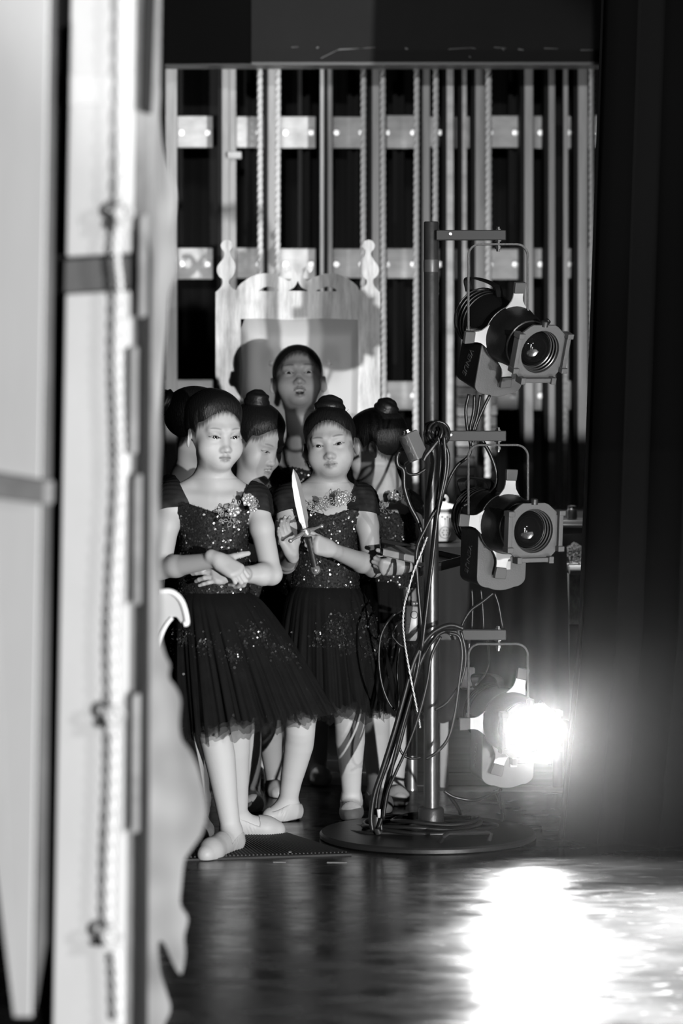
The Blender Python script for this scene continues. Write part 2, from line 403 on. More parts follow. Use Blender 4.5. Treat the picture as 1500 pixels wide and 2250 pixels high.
# strapping boards with bolt heads, cut into lengths between the rails
bolt_mesh = None
def batten(name, y0, y1, segs, label, dots):
    global bolt_mesh
    D = 10.96; z0, z1 = P(0, y1, D)[2], P(0, y0, D)[2]
    r = thing(name, label, 'board', (P(750, 0, D)[0], D, z0))
    for s0, s1 in segs:
        MB().box((P(s0, 0, D)[0], D, z0 + RNG.uniform(-.003, .003)), (P(s1, 0, D)[0], D + .03, z1 + RNG.uniform(-.003, .003))).build('board', M_WOODH, r, smooth=False, bevel=.003)
    for d in dots:
        c = P(d, (y0 + y1) / 2 + 2, D) - (0, .001, 0)
        MB().lathe([(.0110, 0), (.0110, -.0045), (.0102, -.0055), (.006, -.0059), (.0, -.0061)], c, (0, 1, 0), 12).build('bolt', mat('bolt_zinc', 0.95, 0.42, 1.0), r)
dots = [398, 456, 513, 568, 626, 683, 739, 794, 850, 907, 965, 1077, 1131, 1187, 1247, 1300]
SEG = [(350, 467), (503, 570), (570, 693), (714, 803), (848, 912), (925, 965), (1000, 1034), (1060, 1143), (1172, 1192), (1240, 1256), (1290, 1330)]
batten('strapping_board', 255, 324, SEG, 'upper pale strapping board with bright bolt heads across the rails', dots)
batten('strapping_board', 546, 612, SEG, 'middle pale strapping board with bolt heads at throne finial height', dots)
batten('strapping_board', 836, 900, [(350, 467), (503, 570), (845, 930), (1055, 1143), (1172, 1192), (1240, 1256)], 'lower pale strapping board behind the heads and the top lamp', [398, 456, 850, 907, 1127, 1187])
a = P(500, 0, 10.75)
tag(MB().box((a[0], 10.74, P(0, 347, 10.74)[2]), (P(530, 0, 10.74)[0], 10.80, P(0, 333, 10.74)[2])).build('timber_block', M_WOODH, bevel=.003, smooth=False),
    'short timber block fixed across the rail behind the left finial', 'block')

def rope(px, D, zb, label, r=.0098):
    x, y = P(px, 0, D)[0], D; mb = MB(); pitch = .075; n = int((ZT - zb) / pitch * 10)
    for s in range(3):
        pts = []
        for i in range(n + 1):
            z = zb + (ZT - zb) * i / n; t = 2 * math.pi * z / pitch + s * 2 * math.pi / 3
            pts.append((x + .5 * r * math.cos(t) + .002 * math.sin(z * 2 + px), y + .5 * r * math.sin(t), z))
        mb.tube(pts, r * .56, 6)
    tag(mb.build('rope', M_ROPE, angle=180), label, 'rope')
rope(572, 10.55, 0.3, 'twisted hemp rope left above the throne back')
rope(611, 10.55, 0.3, 'twisted rope second from the left, in front of a timber rail')
rope(799, 10.55, 0.3, 'twisted rope passing behind the right finial of the throne')
rope(842, 10.55, 0.3, 'twisted rope just right of the right finial')
rope(914, 10.55, 0.78, 'twisted rope just left of the stand pole')
rope(957, 10.55, 1.5, 'twisted rope hidden lower down by the stand pole')
rope(1072, 10.55, P(0, 1048, 10.55)[2], 'twisted rope ending behind the middle lamp yoke', .011)
rope(1301, 10.55, 1.0, 'twisted rope at the edge of the black leg drape')
# chain hanging at the right
ch = MB(); zc = P(0, 1130, 10.773)[2]; k = 0
while zc < P(0, 835, 10.773)[2]:
    c = np.array([P(1241, 0, 10.773)[0], 10.773, zc]); ax = (0, 1, 0) if k % 2 else (1, .2, 0)
    pts = []
    for t in np.linspace(0, 2 * math.pi, 11):
        lat = np.array([1, 0, 0]) if k % 2 else np.array([.2, 1, 0]) / 1.02
        pts.append(c + lat * .0045 * math.cos(t) + np.array([0, 0, .0088 * math.sin(t)]))
    ch.tube(pts, .0018, 5); zc += .0137; k += 1
tag(ch.build('chain', mat('chain_steel', .5, .4, .7)), 'bright steel chain hanging near the black leg drape', 'chain')
# counterweight arbor with stacked weights
aw = thing('counterweight_stack', 'stack of grey counterweight bricks on rods left behind the stand arms', 'counterweight', P(1022, 1190, 10.68))
z = P(0, 1200, 10.68)[2]
for i in range(17):
    h_ = .0355; g = RNG.choice([.1, .2, .3, .42, .15])
    m_ = mat('weight_%d' % int(g * 100), float(g), .5, .2, var=.4, var_scale=(20, 20, 20))
    x0 = P(1002 + RNG.uniform(-1, 2), 0, 10.68)[0]; x1 = P(1040 + RNG.uniform(-3, 3), 0, 10.68)[0]
    MB().box((x0, 10.66, z), (x1, 10.76, z + h_ - .003)).build('weight', m_, aw, smooth=False, bevel=.003); z += h_
rm = MB(); [rm.tube([(P(q, 0, 10.65)[0], 10.65, .62), (P(q, 0, 10.65)[0], 10.65, 1.32)], .006, 8) for q in (1046,)]
rm.build('rod', M_STEEL, aw)
bm = MB(); z = P(0, 1080, 10.7)[2]
aw2 = thing('counterweight_stack', 'stack of mottled weights right behind the rope above the middle lamp', 'counterweight', P(1080, 1090, 10.72))
for i in range(9):
    g = RNG.choice([.12, .2, .3]); m_ = mat('weight_%d' % int(g * 100), float(g), .5, .2, var=.4, var_scale=(20, 20, 20))
    MB().box((P(1060, 0, 10.72)[0], 10.7, z), (P(1091 + RNG.uniform(-3, 2), 0, 10.72)[0], 10.79, z + .036)).build('weight', m_, aw2, smooth=False, bevel=.003); z += .039
# lock rail: dark beam low across the wall
lr = MB().box((-1.2, 10.4, .62), (1.5, 10.56, P(0, 1120, 10.4)[2])); 
tag(lr.build('lock_rail', M_BLACK, smooth=False, bevel=.004), 'long black lock rail beam low along the fly wall behind the table', 'rail')

# ------------------------------------------------------------------ scenic flats, left foreground
def slab(name, m, parent, corners, thick, bevel=.004):
    """panel through four corners (bottom-left, bottom-right, top-right, top-left), thickness away from the viewer"""
    c = [np.asarray(q, float) for q in corners]; nrm = norm(np.cross(c[1] - c[0], c[3] - c[0]))
    if nrm[1] > 0: nrm = -nrm
    b = [q - nrm * thick for q in c]
    return MB().add(c + b, [(0,1,2,3), (7,6,5,4), (0,4,5,1), (1,5,6,2), (2,6,7,3), (3,7,4,0)]).build(name, m, parent, smooth=False, bevel=bevel)
def lerp(a, b, t): return np.asarray(a) * (1 - t) + np.asarray(b) * t

DA0, DA1 = 4.70, 4.60
def pa(px, z_or_py, by_px=True):
    t = (px + 60) / 170.0; D = 1 / lerp(1 / DA0, 1 / DA1, t); q = P(px, z_or_py, D)
    return q if by_px else np.array([q[0], q[1], z_or_py])
fa = thing('scenic_flat', 'pale canvas scenic flat at the far left edge, timber rail across it', 'scenery', pa(40, 0.42, False))
slab('canvas', M_FLATA, fa, [pa(30, 2235), pa(68, 2235), pa(107, -60), pa(-60, -60)], .003)
slab('canvas_wing', M_FLATA, fa, [pa(-60, 1500), pa(30, 2232), pa(31, 2230), pa(-60, -60)], .003)
slab('rail', mat('flat_rail', .24, .8, var=.2, var_scale=(20, 20, 20)), fa, [pa(-60, 1088) + (0, -.022, 0), pa(102, 1108) + (0, -.022, 0), pa(104, 1056) + (0, -.022, 0), pa(-60, 1028) + (0, -.022, 0)], .02)
slab('side_timber', mat('flat_side', .10, .8, var=.4, var_scale=(9, 9, 3)), fa, [pa(74, 2240) + (.0, .02, 0), pa(92, 2080) + (.004, .04, 0), pa(119, -60) + (.0, .04, 0), pa(105, -60) + (0, .02, 0)], .03)

DB0, DB1 = 5.02, 4.95
def pb(px, py):
    t = (px - 115) / 180.0; D = 1 / lerp(1 / DB0, 1 / DB1, t); return P(px, py, D)
def zfloor(px, fn, lo=1500, hi=3000):
    for _ in range(40):
        mid = (lo + hi) / 2
        if fn(px, mid)[2] > 0.004: lo = mid
        else: hi = mid
    return lo
fb = thing('scenic_flat', 'tall white canvas flat with a grey cross rail and lash line', 'scenery', pb(200, zfloor(200, pb)))
def bl(y): return 155 - 41 * (y + 60) / 2310       # left edge of the white canvas
def br(y): return 289 - 25 * (y + 60) / 2310
yb0, yb1 = zfloor(116, pb), zfloor(262, pb)
for (y0, y1) in ((-80, 564), (646, None)):
    q0 = yb0 if y1 is None else y1; q1 = yb1 if y1 is None else y1 - 8
    slab('canvas', M_FLATB, fb, [pb(bl(q0), q0), pb(br(q1), q1), pb(br(y0), y0 - (8 if y0 > 0 else 0)), pb(bl(y0), y0)], .018)
slab('cross_rail', mat('flat_cross', .125, .8, var=.1), fb, [pb(137, 644) + (0, .012, 0), pb(284, 632) + (0, .012, 0), pb(284, 560) + (0, .012, 0), pb(139, 570) + (0, .012, 0)], .03)
slab('upper_rail', mat('flat_rail_faint', .68, .8), fb, [pb(150, 236) + (0, -.004, 0), pb(287, 228) + (0, -.004, 0), pb(287, 160) + (0, -.004, 0), pb(151, 163) + (0, -.004, 0)], .01)
slab('dark_gap', M_FRAMED, fb, [pb(78, zfloor(96, pb)) + (0, .05, 0), pb(bl(2200) + 6, zfloor(120, pb)) + (0, .03, 0), pb(bl(-80) + 8, -80) + (0, .03, 0), pb(100, -80) + (0, .05, 0)], .04)  # shaded gap between the two flats, put in as a dark slab
slab('edge_stile', mat('flat_edge', .26, .8, var=.45, var_scale=(10, 10, 3)), fb, [pb(258, yb1) + (0, .02, 0), pb(300, zfloor(300, pb)) + (0, .02, 0), pb(335, -80) + (0, .02, 0), pb(286, -80) + (0, .02, 0)], .03)
slab('edge_slot', M_FRAMED, fb, [pb(296, zfloor(296, pb)) + (0, .0, 0), pb(312, zfloor(312, pb)) + (0, .0, 0), pb(322, 560) + (0, .0, 0), pb(308, 480) + (0, .0, 0)], .02)  # dark slits, their shade put in as solid slabs
slab('edge_slot', M_FRAMED, fb, [pb(304, 240), pb(322, 250), pb(334, -80), pb(312, -80)], .02)
for k, (y0, y1, x0) in enumerate(((470, 700, 312), (760, 1000, 292), (1040, 1330, 300), (1520, 1830, 296))):
    slab('wood_strip', mat('flat_strip', .30, .8, var=.3), fb, [pb(x0 - 9, y1) + (0, -.02, 0), pb(x0 + 6, y1 - 4) + (0, -.02, 0), pb(x0 + 8, y0) + (0, -.02, 0), pb(x0 - 7, y0 + 6) + (0, -.02, 0)], .012)
# lash line: a rope down the edge of the white flat with cleats
pts = [pb(x, y) + (0, -.035, 0) for x, y in ((276, -40), (274, 200), (272, 440), (262, 560), (268, 640), (266, 800), (270, 940), (272, 1060), (262, 1250), (256, 1400), (258, 1560), (256, 1720), (249, 1890), (248, 2040), (264, 2100), (270, 2240))]
sp = spline(pts, 14); ll = MB()
for s in range(2):
    ll.tube([q + .0035 * np.array([math.cos(i * 1.1 + s * math.pi), math.sin(i * 1.1 + s * math.pi), 0]) for i, q in enumerate(sp)], .0024, 6)
M_LASH = mat('lash_rope', .85, .9)
tag(ll.build('lash_line', M_LASH, angle=180), 'thin twisted lash line hanging down the edge of the white flat', 'rope')
for (x, y, lab) in ((276, 470, 'upper steel lash cleat on the white flat edge'), (257, 1565, 'middle steel lash cleat on the white flat edge'), (249, 2045, 'lower steel lash cleat on the white flat edge')):
    c = pb(x, y) + (0, -.04, 0); k = MB()
    k.torus(c, .013, .005, (0, 1, 0.2), 16, 8); k.box(c + (-.013, -.004, -.026), c + (.013, .006, -.016)); k.tube([c + (0, 0, -.02), c + (0, .03, -.02)], .005, 8)
    tag(k.build('lash_cleat', mat('cleat_steel', .5, .5)), lab, 'cleat')

# profile flat with a ragged foliage-like edge
DC = 5.22
outl = [(330, -80), (353, -80), (350, 60), (346, 140), (352, 200), (350, 260), (360, 330), (380, 400), (386, 440), (378, 520), (390, 590), (372, 640), (366, 720), (358, 800), (352, 900), (354, 960), (350, 1040), (349, 1100), (352, 1160), (349, 1230), (353, 1290), (356, 1350),
        (352, 1400), (362, 1440), (372, 1462), (370, 1490), (384, 1510), (396, 1540), (393, 1590), (398, 1625), (416, 1650), (434, 1690), (446, 1740), (452, 1790), (444, 1830), (432, 1850), (412, 1878), (404, 1895), (398, 1950), (396, 1990), (412, 2020), (404, 2060), (406, 2100), (398, 2140), (382, 2120), (362, 2075), (350, 2068), (346, 2090), (352, 2140),
        (364, 2180), (374, 2220), (360, 2255), (366, 2290)]
pc = lambda px, py: P(px, py, DC)
yf = zfloor(340, pc)
right = spline([pc(x, y) for x, y in outl], 4)
right = [np.array([q[0], DC, q[2]]) for q in right if q[2] > 0.01] + [np.array([right[-1][0], DC, 0.004])]
left = [np.array([P(300, 0, DC)[0], DC, 0.004]), np.array([P(318, 0, DC)[0], DC, right[0][2]])]
poly = [(q[0], q[2]) for q in right] + [(q[0], q[2]) for q in left]
pf = thing('profile_flat', 'grey painted profile flat with a ragged leafy edge beside the dancers', 'scenery', (P(330, 0, DC)[0], DC, 0))
o = MB().prism(poly, (0, DC, 0), (1, 0, 0), (0, 0, 1), -.012).build('board', M_FLATC, pf, smooth=False)
MB().box((P(312, 0, DC)[0], DC + .014, .004), (P(328, 0, DC)[0], DC + .05, 2.2)).build('brace_timber', M_FRAMED, pf, smooth=False)

# white carved scroll arm in front of the first girl
DS = 6.9
def ps(x, y): return P(x, y, DS)
sc = [(330, 1305), (352, 1300), (372, 1299), (388, 1307), (400, 1322), (408, 1345), (411, 1368), (404, 1371), (396, 1366), (388, 1356), (378, 1357), (366, 1372), (356, 1392), (349, 1420), (346, 1470), (344, 1560), (330, 1560)]
spl = [(q[0], q[2]) for q in spline([ps(*q) for q in sc], 5)]
arm = thing('scroll_armrest', 'white cut-out scroll end with a raised rim jutting out beside the flats', 'furniture', (spl[-1][0], DS, 0))
MB().prism(spl, (0, DS, 0), (1, 0, 0), (0, 0, 1), -.03).build('scroll', mat('scroll_paint', .5, .6), arm, smooth=False)
rim = spline([ps(*q) + (0, -.006, 0) for q in sc[1:8]], 6)
MB().tube(rim, .0065, 8).build('rim', mat('scroll_rim', .9, .4), arm)
MB().tube([q + (.0, .016, 0) for q in rim], .0055, 8).build('rim', mat('scroll_rim', .9, .4), arm)
MB().tube(spline([ps(*q) + (0, -.004, 0) for q in sc[10:14]], 6), .005, 8).build('rim', mat('scroll_rim', .9, .4), arm)
x0, z0 = P(331, 0, DS)[0], P(0, 1555, DS)[2]
MB().box((x0 - .03, DS - .01, 0), (x0 + .015, DS + .04, z0 + .1)).build('leg', mat('scroll_paint', .5, .6), arm, smooth=False, bevel=.004)
# floor mat
fm = thing('floor_mat', 'flat black ribbed rubber mat under the front girl', 'mat', (P(560, 1860, 7.85)[0], 7.85, 0))
c4 = [P(372, 1893, 8319 / 1093), P(772, 1880, 8319 / 1080), P(625, 1833, 8319 / 1033), P(375, 1836, 8319 / 1036)]
c4 = [np.array([q[0], q[1], 0]) for q in c4]
mm = MB(); top = [q + (0, 0, .005) for q in c4]; mm.add(c4 + top, [(3,2,1,0), (4,5,6,7), (0,1,5,4), (1,2,6,5), (2,3,7,6), (3,0,4,7)])
mm.build('base', mat('mat_rubber', .02, .7), fm, smooth=False)
rb = MB()
for i in range(46):
    t = (i + .5) / 46; a = lerp(lerp(top[0], top[1], t), lerp(top[3], top[2], t), .05); b = lerp(lerp(top[0], top[1], t), lerp(top[3], top[2], t), .95)
    d = norm(b - a); s = np.array([d[1], -d[0], 0]) * .0022
    rb.add([a - s, a + s, b + s, b - s, a - s * .6 + (0, 0, .003), a + s * .6 + (0, 0, .003), b + s * .6 + (0, 0, .003), b - s * .6 + (0, 0, .003)], [(4,5,6,7), (0,1,5,4), (1,2,6,5), (2,3,7,6), (3,0,4,7)])
rb.build('ribs', mat('mat_rib', .03, .6), fm, smooth=False, kind='stuff')
for (x0, y0, x1, y1, lab) in ((600, 1893, 628, 1895, 'pale tape mark on the floor just before the mat'), (718, 1894, 762, 1896, 'longer pale tape mark on the floor before the mat corner'), (634, 1877, 640, 1881, 'tiny pale tape scrap on the mat edge')):
    D = 8319 / ((y0 + y1) / 2 - 800); a = P(x0, 0, D)[0]; b = P(x1, 0, D)[0]
    tag(MB().box((a, D - .008, .0002 if y0 > 1885 else .0082), (b, D + .008, .0012 if y0 > 1885 else .0094)).build('tape_mark', mat('tape', .35, .6), smooth=False), lab, 'tape')
# ------------------------------------------------------------------ throne
def curve_board(name, outlines, D, thick, m, parent, bevel=0.0):
    """flat board cut from a closed outline with holes; outlines are lists of (X, Z)"""
    c = bpy.data.curves.new(name, 'CURVE'); c.dimensions = '2D'; c.fill_mode = 'BOTH'; c.extrude = thick / 2; c.bevel_depth = bevel; c.bevel_resolution = 1
    for ol in outlines:
        s = c.splines.new('POLY'); s.points.add(len(ol) - 1); s.use_cyclic_u = True
        for p, q in zip(s.points, ol): p.co = (q[0], q[1], 0, 1)
    t = bpy.data.objects.new(name, c); COL.objects.link(t)
    me = bpy.data.meshes.new_from_object(t.evaluated_get(bpy.context.evaluated_depsgraph_get())); COL.objects.unlink(t); bpy.data.objects.remove(t)
    off = parent_loc(parent)
    for v in me.vertices: v.co = (v.co[0] - off[0], D - v.co[2] - off[1], v.co[1] - off[2])
    me.flip_normals(); me.materials.clear()
    return finish(me, name, m, parent, smooth=False)
DT = 9.6
def pt(cx, cy): q = P(440 + cx / 3.409, 500 + cy / 3.409, DT); return np.array([q[0], 0, q[2]])
th = thing('throne', 'tall pale throne with cut-out finials, scrolls and a padded back', 'chair', (P(655, 0, DT)[0], DT, 0))
Lh = [(115,485),(150,452),(166,420),(165,388),(140,365),(125,330),(129,292),(150,260),(170,233),(182,205),(179,182),(160,160),(154,130),(170,104),(200,93),(230,104),(244,130),(240,155),(222,176),(225,202),(241,235),(262,265),(266,302),(255,342),(236,375),(214,396),(219,430),(244,459)]
arch = [(271,470),(285,440),(330,400),(380,370),(432,350),(490,343),(550,352),(602,372),(640,392),(666,399),(682,390),(690,368),(685,340),(667,321),(650,325),(641,341),(625,326),(616,305),(630,291),(660,289),(690,304),(713,330),(726,368)]
def sm(pts, n=4): return [tuple(q[:2]) for q in spline([(x, y, 0) for x, y in pts], n)]
half = sm(Lh) + sm(arch)
full = half + [(1460 - x, y) for x, y in half[::-1]]
zb_ = P(0, 1560, DT)[2]
ol = [(pt(x, y)[0], pt(x, y)[2]) for x, y in full] + [(pt(1345, 0)[0], zb_), (pt(115, 0)[0], zb_)]
def hole(pts): return [(pt(x, y)[0], pt(x, y)[2]) for x, y in sm(pts + pts[:1], 4)[:-1]][::-1]
eyeL = [(440,476),(468,452),(508,443),(548,452),(592,476),(515,478)]
eyeR = [(1460 - x, y) for x, y in eyeL][::-1]
tri = [(655,474),(700,450),(722,415),(730,400),(738,415),(760,450),(805,474),(730,475)]
curve_board('back_board', [ol, hole(eyeL), hole(eyeR), hole(tri)], DT, .022, M_THRONE, th)
ax0, ax1, zt, zb2 = pt(300, 0)[0], pt(1178, 0)[0], pt(0, 686)[2], .5
pn = MB(); n1, n2 = 28, 28; g = []
for j in range(n2 + 1):
    row = []
    for i in range(n1 + 1):
        u, v = i / n1, j / n2; e = min(u, 1 - u) * (ax1 - ax0); e2 = min(v, 1 - v) * (zt - zb2); q = min(e, e2)
        yy = DT - .011 - .022 * min(1, (q / .012)) ** .5 - .006 * min(1, q / .1)
        x, z = ax0 + u * (ax1 - ax0) + .002 * math.sin(9 * v), zb2 + v * (zt - zb2) + .002 * math.sin(11 * u)
        for bx in (598, 722):
            c = P(bx, 799, DT); yy += .014 * math.exp(-((x - c[0]) ** 2 + (z - c[2]) ** 2) / .0009)
        row.append((x, yy, z))
    g.append(row)
v = [q for r in g for q in r]; m_ = n1 + 1
pn.add(v, [(j*m_+i, j*m_+i+1, (j+1)*m_+i+1, (j+1)*m_+i) for j in range(n2) for i in range(n1)])
pn.build('padded_panel', M_PANEL, th, angle=180)
for bx in (598, 722):
    c = P(bx, 799, DT) + (0, -.028, 0)
    b = MB(); b.lathe([(.004, .004), (.0125, .002), (.0125, -.002), (.009, -.007), (.004, -.010), (0, -.0105)], c, (0, 1, 0), 9)
    b.build('crystal_button', M_CRYSTAL, th, smooth=False)
s0, s1 = ax0 - .08, ax1 + .08
MB().bbox((s0, DT - .30, .40), (s1, DT - .012, .50), .02).build('seat', M_PANEL, th)
for sx in (s0, s1 - .05):
    for yy in (DT - .30, DT - .08):
        MB().bbox((sx, yy, -.004 if yy + .05 > FLOOR_EDGE else 0), (sx + .05, yy + .05, .40), .006).build('leg', M_THRONE, th)

# ------------------------------------------------------------------ light stand
XP, YP = (947 - 750) / FPX * 8.0, 8.0
st = thing('light_stand', 'steel floor stand with round base plate, upright pole and three side arms', 'stand', (XP, YP, 0))
XB = .229
MB().lathe([(.280, .0), (.287, .003), (.287, .012), (.282, .017), (.03, .020)], (XB, YP, 0), (0, 0, 1), 64).build('base_plate', mat('base_iron', .035, .42, .5, bump=.1), st)
MB().lathe([(.062, .018), (.062, .030), (.045, .036), (.034, .040), (.034, .075), (.030, .08)], (XP, YP, 0), (0, 0, 1), 28).build('flange', M_METAL_DARK, st)
ztop = 1.256 + (800 - 487) / 828
MB().lathe([(.0196, .04), (.0196, ztop - .003), (.018, ztop), (.0165, ztop), (.0165, ztop - .03)], (XP, YP, 0), (0, 0, 1), 28, caps=False).build('pole', M_PIPE, st)
MB().lathe([(.0200, 1.50), (.0205, 1.503), (.0205, 1.530), (.0200, 1.533)], (XP, YP, 0), (0, 0, 1), 28).build('pole_collar', mat('collar_tape', .05, .4), st)
for (zc, gy) in ((1.597, .018), (1.066, .055), (.540, .06)):
    x1 = (1110 - 750) / 828
    arm_ = MB().bbox((XP + .012, YP - .035, zc - .0135), (x1, YP - .008, zc + .0135), .002).build('arm', mat('arm_grey_%d' % int(gy * 1000), gy, .5, 0.0, spec=.2), st, smooth=False)
    xb = (1093 - 750) / 828; b = MB()
    b.lathe([(.0, -.043), (.0045, -.043), (.0055, -.036), (.0085, -.036), (.0085, -.0285), (.0055, -.0285), (.0055, -.0166), (.0105, -.0165), (.0105, -.0135), (.0055, -.0135), (.0055, .0135), (.0085, .0135), (.0085, .0165), (.0055, .0165), (.0055, .022), (.0, .023)], (xb, YP - .021, zc), (0, 0, 1), 8)
    b.build('bolt', M_STEEL, st)
    c = ((988 - 750) / 828, YP - .0355, zc + .003)
    MB().lathe([(.005, .0), (.004, -.003), (0, -.0035)], c, (0, 1, 0), 10).build('rivet', M_STEEL, st)
hb = MB(); ph = [P(966, 1862, 7.76), P(974, 1838, 7.78), P(985, 1831, 7.79), P(1070, 1829, 7.84), P(1078, 1833, 7.84), P(1075, 1858, 7.80)]
ph[0][2] = .016; ph[-1][2] = .016; ph[0][1] = 7.80; ph[-1][1] = 7.83
hb.tube(ph, .0062, 8); hb.build('carry_handle', M_METAL_DARK, st)

# ------------------------------------------------------------------ stage lights
def fix_basis(f):
    f = norm(f); x = norm(np.cross((0, 0, 1), f)); return np.column_stack([x, f, np.cross(x, f) * -1 if np.cross(x, f)[2] < 0 else np.cross(x, f)])
def stage_light(label, gate_px, D, axis, zarm, lit=False, tw=0.0, plate_g=.11, up_t=(0.0, 0.0, 0.0)):
    T = P(*gate_px, D); R = fix_basis(axis); M = (R, T)
    t = thing('stage_light', label, 'stage light', T, None)
    B = lambda: MB(M)
    # rear housing with domed cap and cooling fins
    rb = B(); rb.lathe([(.02, -.205), (.05, -.198), (.068, -.180), (.076, -.150), (.077, -.09), (.072, -.05), (.066, -.015), (.066, .0)], (0, 0, 0), (0, 1, 0), 36)
    rb.build('rear_housing', M_FIXTURE, t)
    fn = B()
    for y in (-.165, -.150, -.135, -.120): fn.torus((0, y, 0), .0775, .0022, (0, 1, 0), 36, 6)
    fn.build('cooling_fins', M_FIXTURE, t)
    hd = B(); hd.strip(spline([(-.03, -.19, .06), (-.035, -.20, .092), (-.02, -.165, .103), (.0, -.11, .10), (.005, -.09, .075)], 6), .02, .005, (1, 0, 0)); hd.build('rear_handle', M_FIXTURE, t)
    # gate ring and tapered barrel
    B().lathe([(.064, -.014), (.078, -.012), (.081, -.006), (.081, .004), (.078, .010), (.076, .045), (.070, .075), (.064, .085), (.062, .143), (.058, .143), (.056, .080), (.0, .078)], (0, 0, 0), (0, 1, 0), 40, caps=False).build('barrel', M_FIXTURE, t)
    rr = B(); rr.torus((0, .0, 0), .080, .0028, (0, 1, 0), 40, 6); rr.torus((0, .088, 0), .0645, .003, (0, 1, 0), 40, 6); rr.build('barrel_rings', M_METAL_DARK, t)
    lb = B(); lb.box((-.052, .022, -.004), (-.044, .062, .022)); lb.box((-.063, .02, .004), (-.058, .058, .03)); 
    kk = B(); kk.lathe([(.008, .0), (.008, .012), (.006, .014), (0, .014)], (.055, .07, .052), (.6, 0, .8), 12); kk.build('focus_knob', M_FIXTURE, t)
    # lamp base housing hanging under the barrel, with a rounded grey front plate
    def dplate(w, h, r, n=8):
        pts = [(-w/2, -.02), (-w/2, -h + r)]
        pts += [(-w/2 + r - r*math.cos(a), -h + r*.9 - r*.78*math.sin(a)) for a in np.linspace(0, math.pi/2, n)][1:]
        bot = pts[-1]
        pts += [(x, bot[1] - .008 * (1 - (x / (w/2 - r)) ** 2)) for x in np.linspace(-w/2 + r, w/2 - r, 7)][1:-1]
        return pts + [(-x, y) for x, y in pts[:7 + 2][::-1]]
    pl = dplate(.146, .176, .034); 
    hb_ = B(); poly = [(x * .985, y * .992) for x, y in pl]
    # prism() extrudes along ax x ay = (1,0,0)x(0,0,1) = -y, towards the rear of the light
    hb_.prism(poly, (0, -.022, 0), (1, 0, 0), (0, 0, 1), .095); hb_.build('lamp_housing', M_FIXTURE, t, smooth=False)
    MB(M).prism(pl, (0, -.016, 0), (1, 0, 0), (0, 0, 1), .006).build('front_plate', M_PLATE if not lit else mat('fixture_grey_lit', .13, .5), t, smooth=False, bevel=.0015)  # lit lamp gets a paler plate, its glare put into the grey
    lt = B(); lt.box((.006, -.0165, -.124), (.024, -.012, -.102)); lt.box((.008, -.0165, -.096), (.022, -.012, -.09)); lt.build('rating_label', mat('label_pale', .5, .5), t, smooth=False)
    sc_ = B(); sc_.lathe([(.004, .0), (.003, .003), (0, .0034)], (-.012, -.016, -.09), (0, 1, 0), 10); sc_.build('screw', M_STEEL, t)
    # maker's lettering, standing on the side of the housing
    ax = R @ np.array([0, -.25, -1.0]); az = R @ np.array([-1.0, 0, 0]); ay = np.cross(az, norm(ax))
    text_part('VENUE', 'lettering', .026, T + R @ np.array([-.0728, -.072, -.10]), norm(ax), ay, mat('letter_grey', .05, .5), t)
    # shutter handles: pale flared blades with dark grips
    for (ang, tl) in ((90, up_t[0]), (180, up_t[1]), (270, up_t[2])):
        a = math.radians(ang); rd = np.array([math.cos(a), 0, math.sin(a)]); tg = np.array([-math.sin(a), 0, math.cos(a)]) + np.array([0, 0, 0.0])
        rd2 = norm(rd + tl * tg); tg = norm(np.cross(rd2, (0, 1, 0)))
        ws = [(.074, .032), (.084, .024), (.094, .0175), (.104, .0150), (.122, .0140)]
        ol_ = [(w, r) for r, w in ws] + [(-w, r) for r, w in ws[::-1]]
        off = rd * 0
        pb_ = B(); pb_.prism(ol_, off + np.array([0, .006, 0]), tg, rd2, .004 * (1 if np.cross(tg, rd2)[1] < 0 else -1)); pb_.build('shutter_blade', M_SHUT, t, smooth=False)
        gb = B(); gp = [(.0150, .116), (.0165, .135), (.0165, .146), (-.0165, .146), (-.0165, .135), (-.0150, .116)]
        gb.prism(gp, off + np.array([0, .011, 0]), tg, rd2, .012 * (1 if np.cross(tg, rd2)[1] < 0 else -1)); gb.build('shutter_grip', M_TIP, t, smooth=False, bevel=.002)
    # colour frame holder: plate with cut corners, round opening and clip channels
    w, c_ = .073, .024; oc = [(-w, -w+c_), (-w, w-c_-.005), (-w+c_+.012, w), (w-c_-.012, w), (w, w-c_-.005), (w, -w+c_), (w-c_, -w), (-w+c_, -w)]
    # subdivide outline to 32 points and bridge to the round hole
    n = 40; outer = []
    per = [np.array(q) for q in oc] + [np.array(oc[0])]; L_ = np.cumsum([0] + [np.linalg.norm(per[i+1] - per[i]) for i in range(len(oc))])
    for k in range(n):
        s_ = L_[-1] * k / n; i = np.searchsorted(L_, s_, 'right') - 1; f = (s_ - L_[i]) / (L_[i+1] - L_[i]); outer.append(per[i] * (1 - f) + per[i+1] * f)
    inner = [q / np.linalg.norm(q) * .0575 for q in outer]
    def ring3(ps, y): return [(q[0], y, q[1]) for q in ps]
    fr = B(); vs = ring3(outer, .150) + ring3(inner, .150) + ring3(inner, .143) + ring3(outer, .143); fs = []
    for k in range(n):
        k2 = (k + 1) % n
        fs += [(k, k2, n+k2, n+k), (n+k, n+k2, 2*n+k2, 2*n+k), (2*n+k, 2*n+k2, 3*n+k2, 3*n+k), (3*n+k, 3*n+k2, k2, k)]
    fr.add(vs, fs); fr.build('frame_holder', M_PLATE, t, smooth=False, bevel=.001)
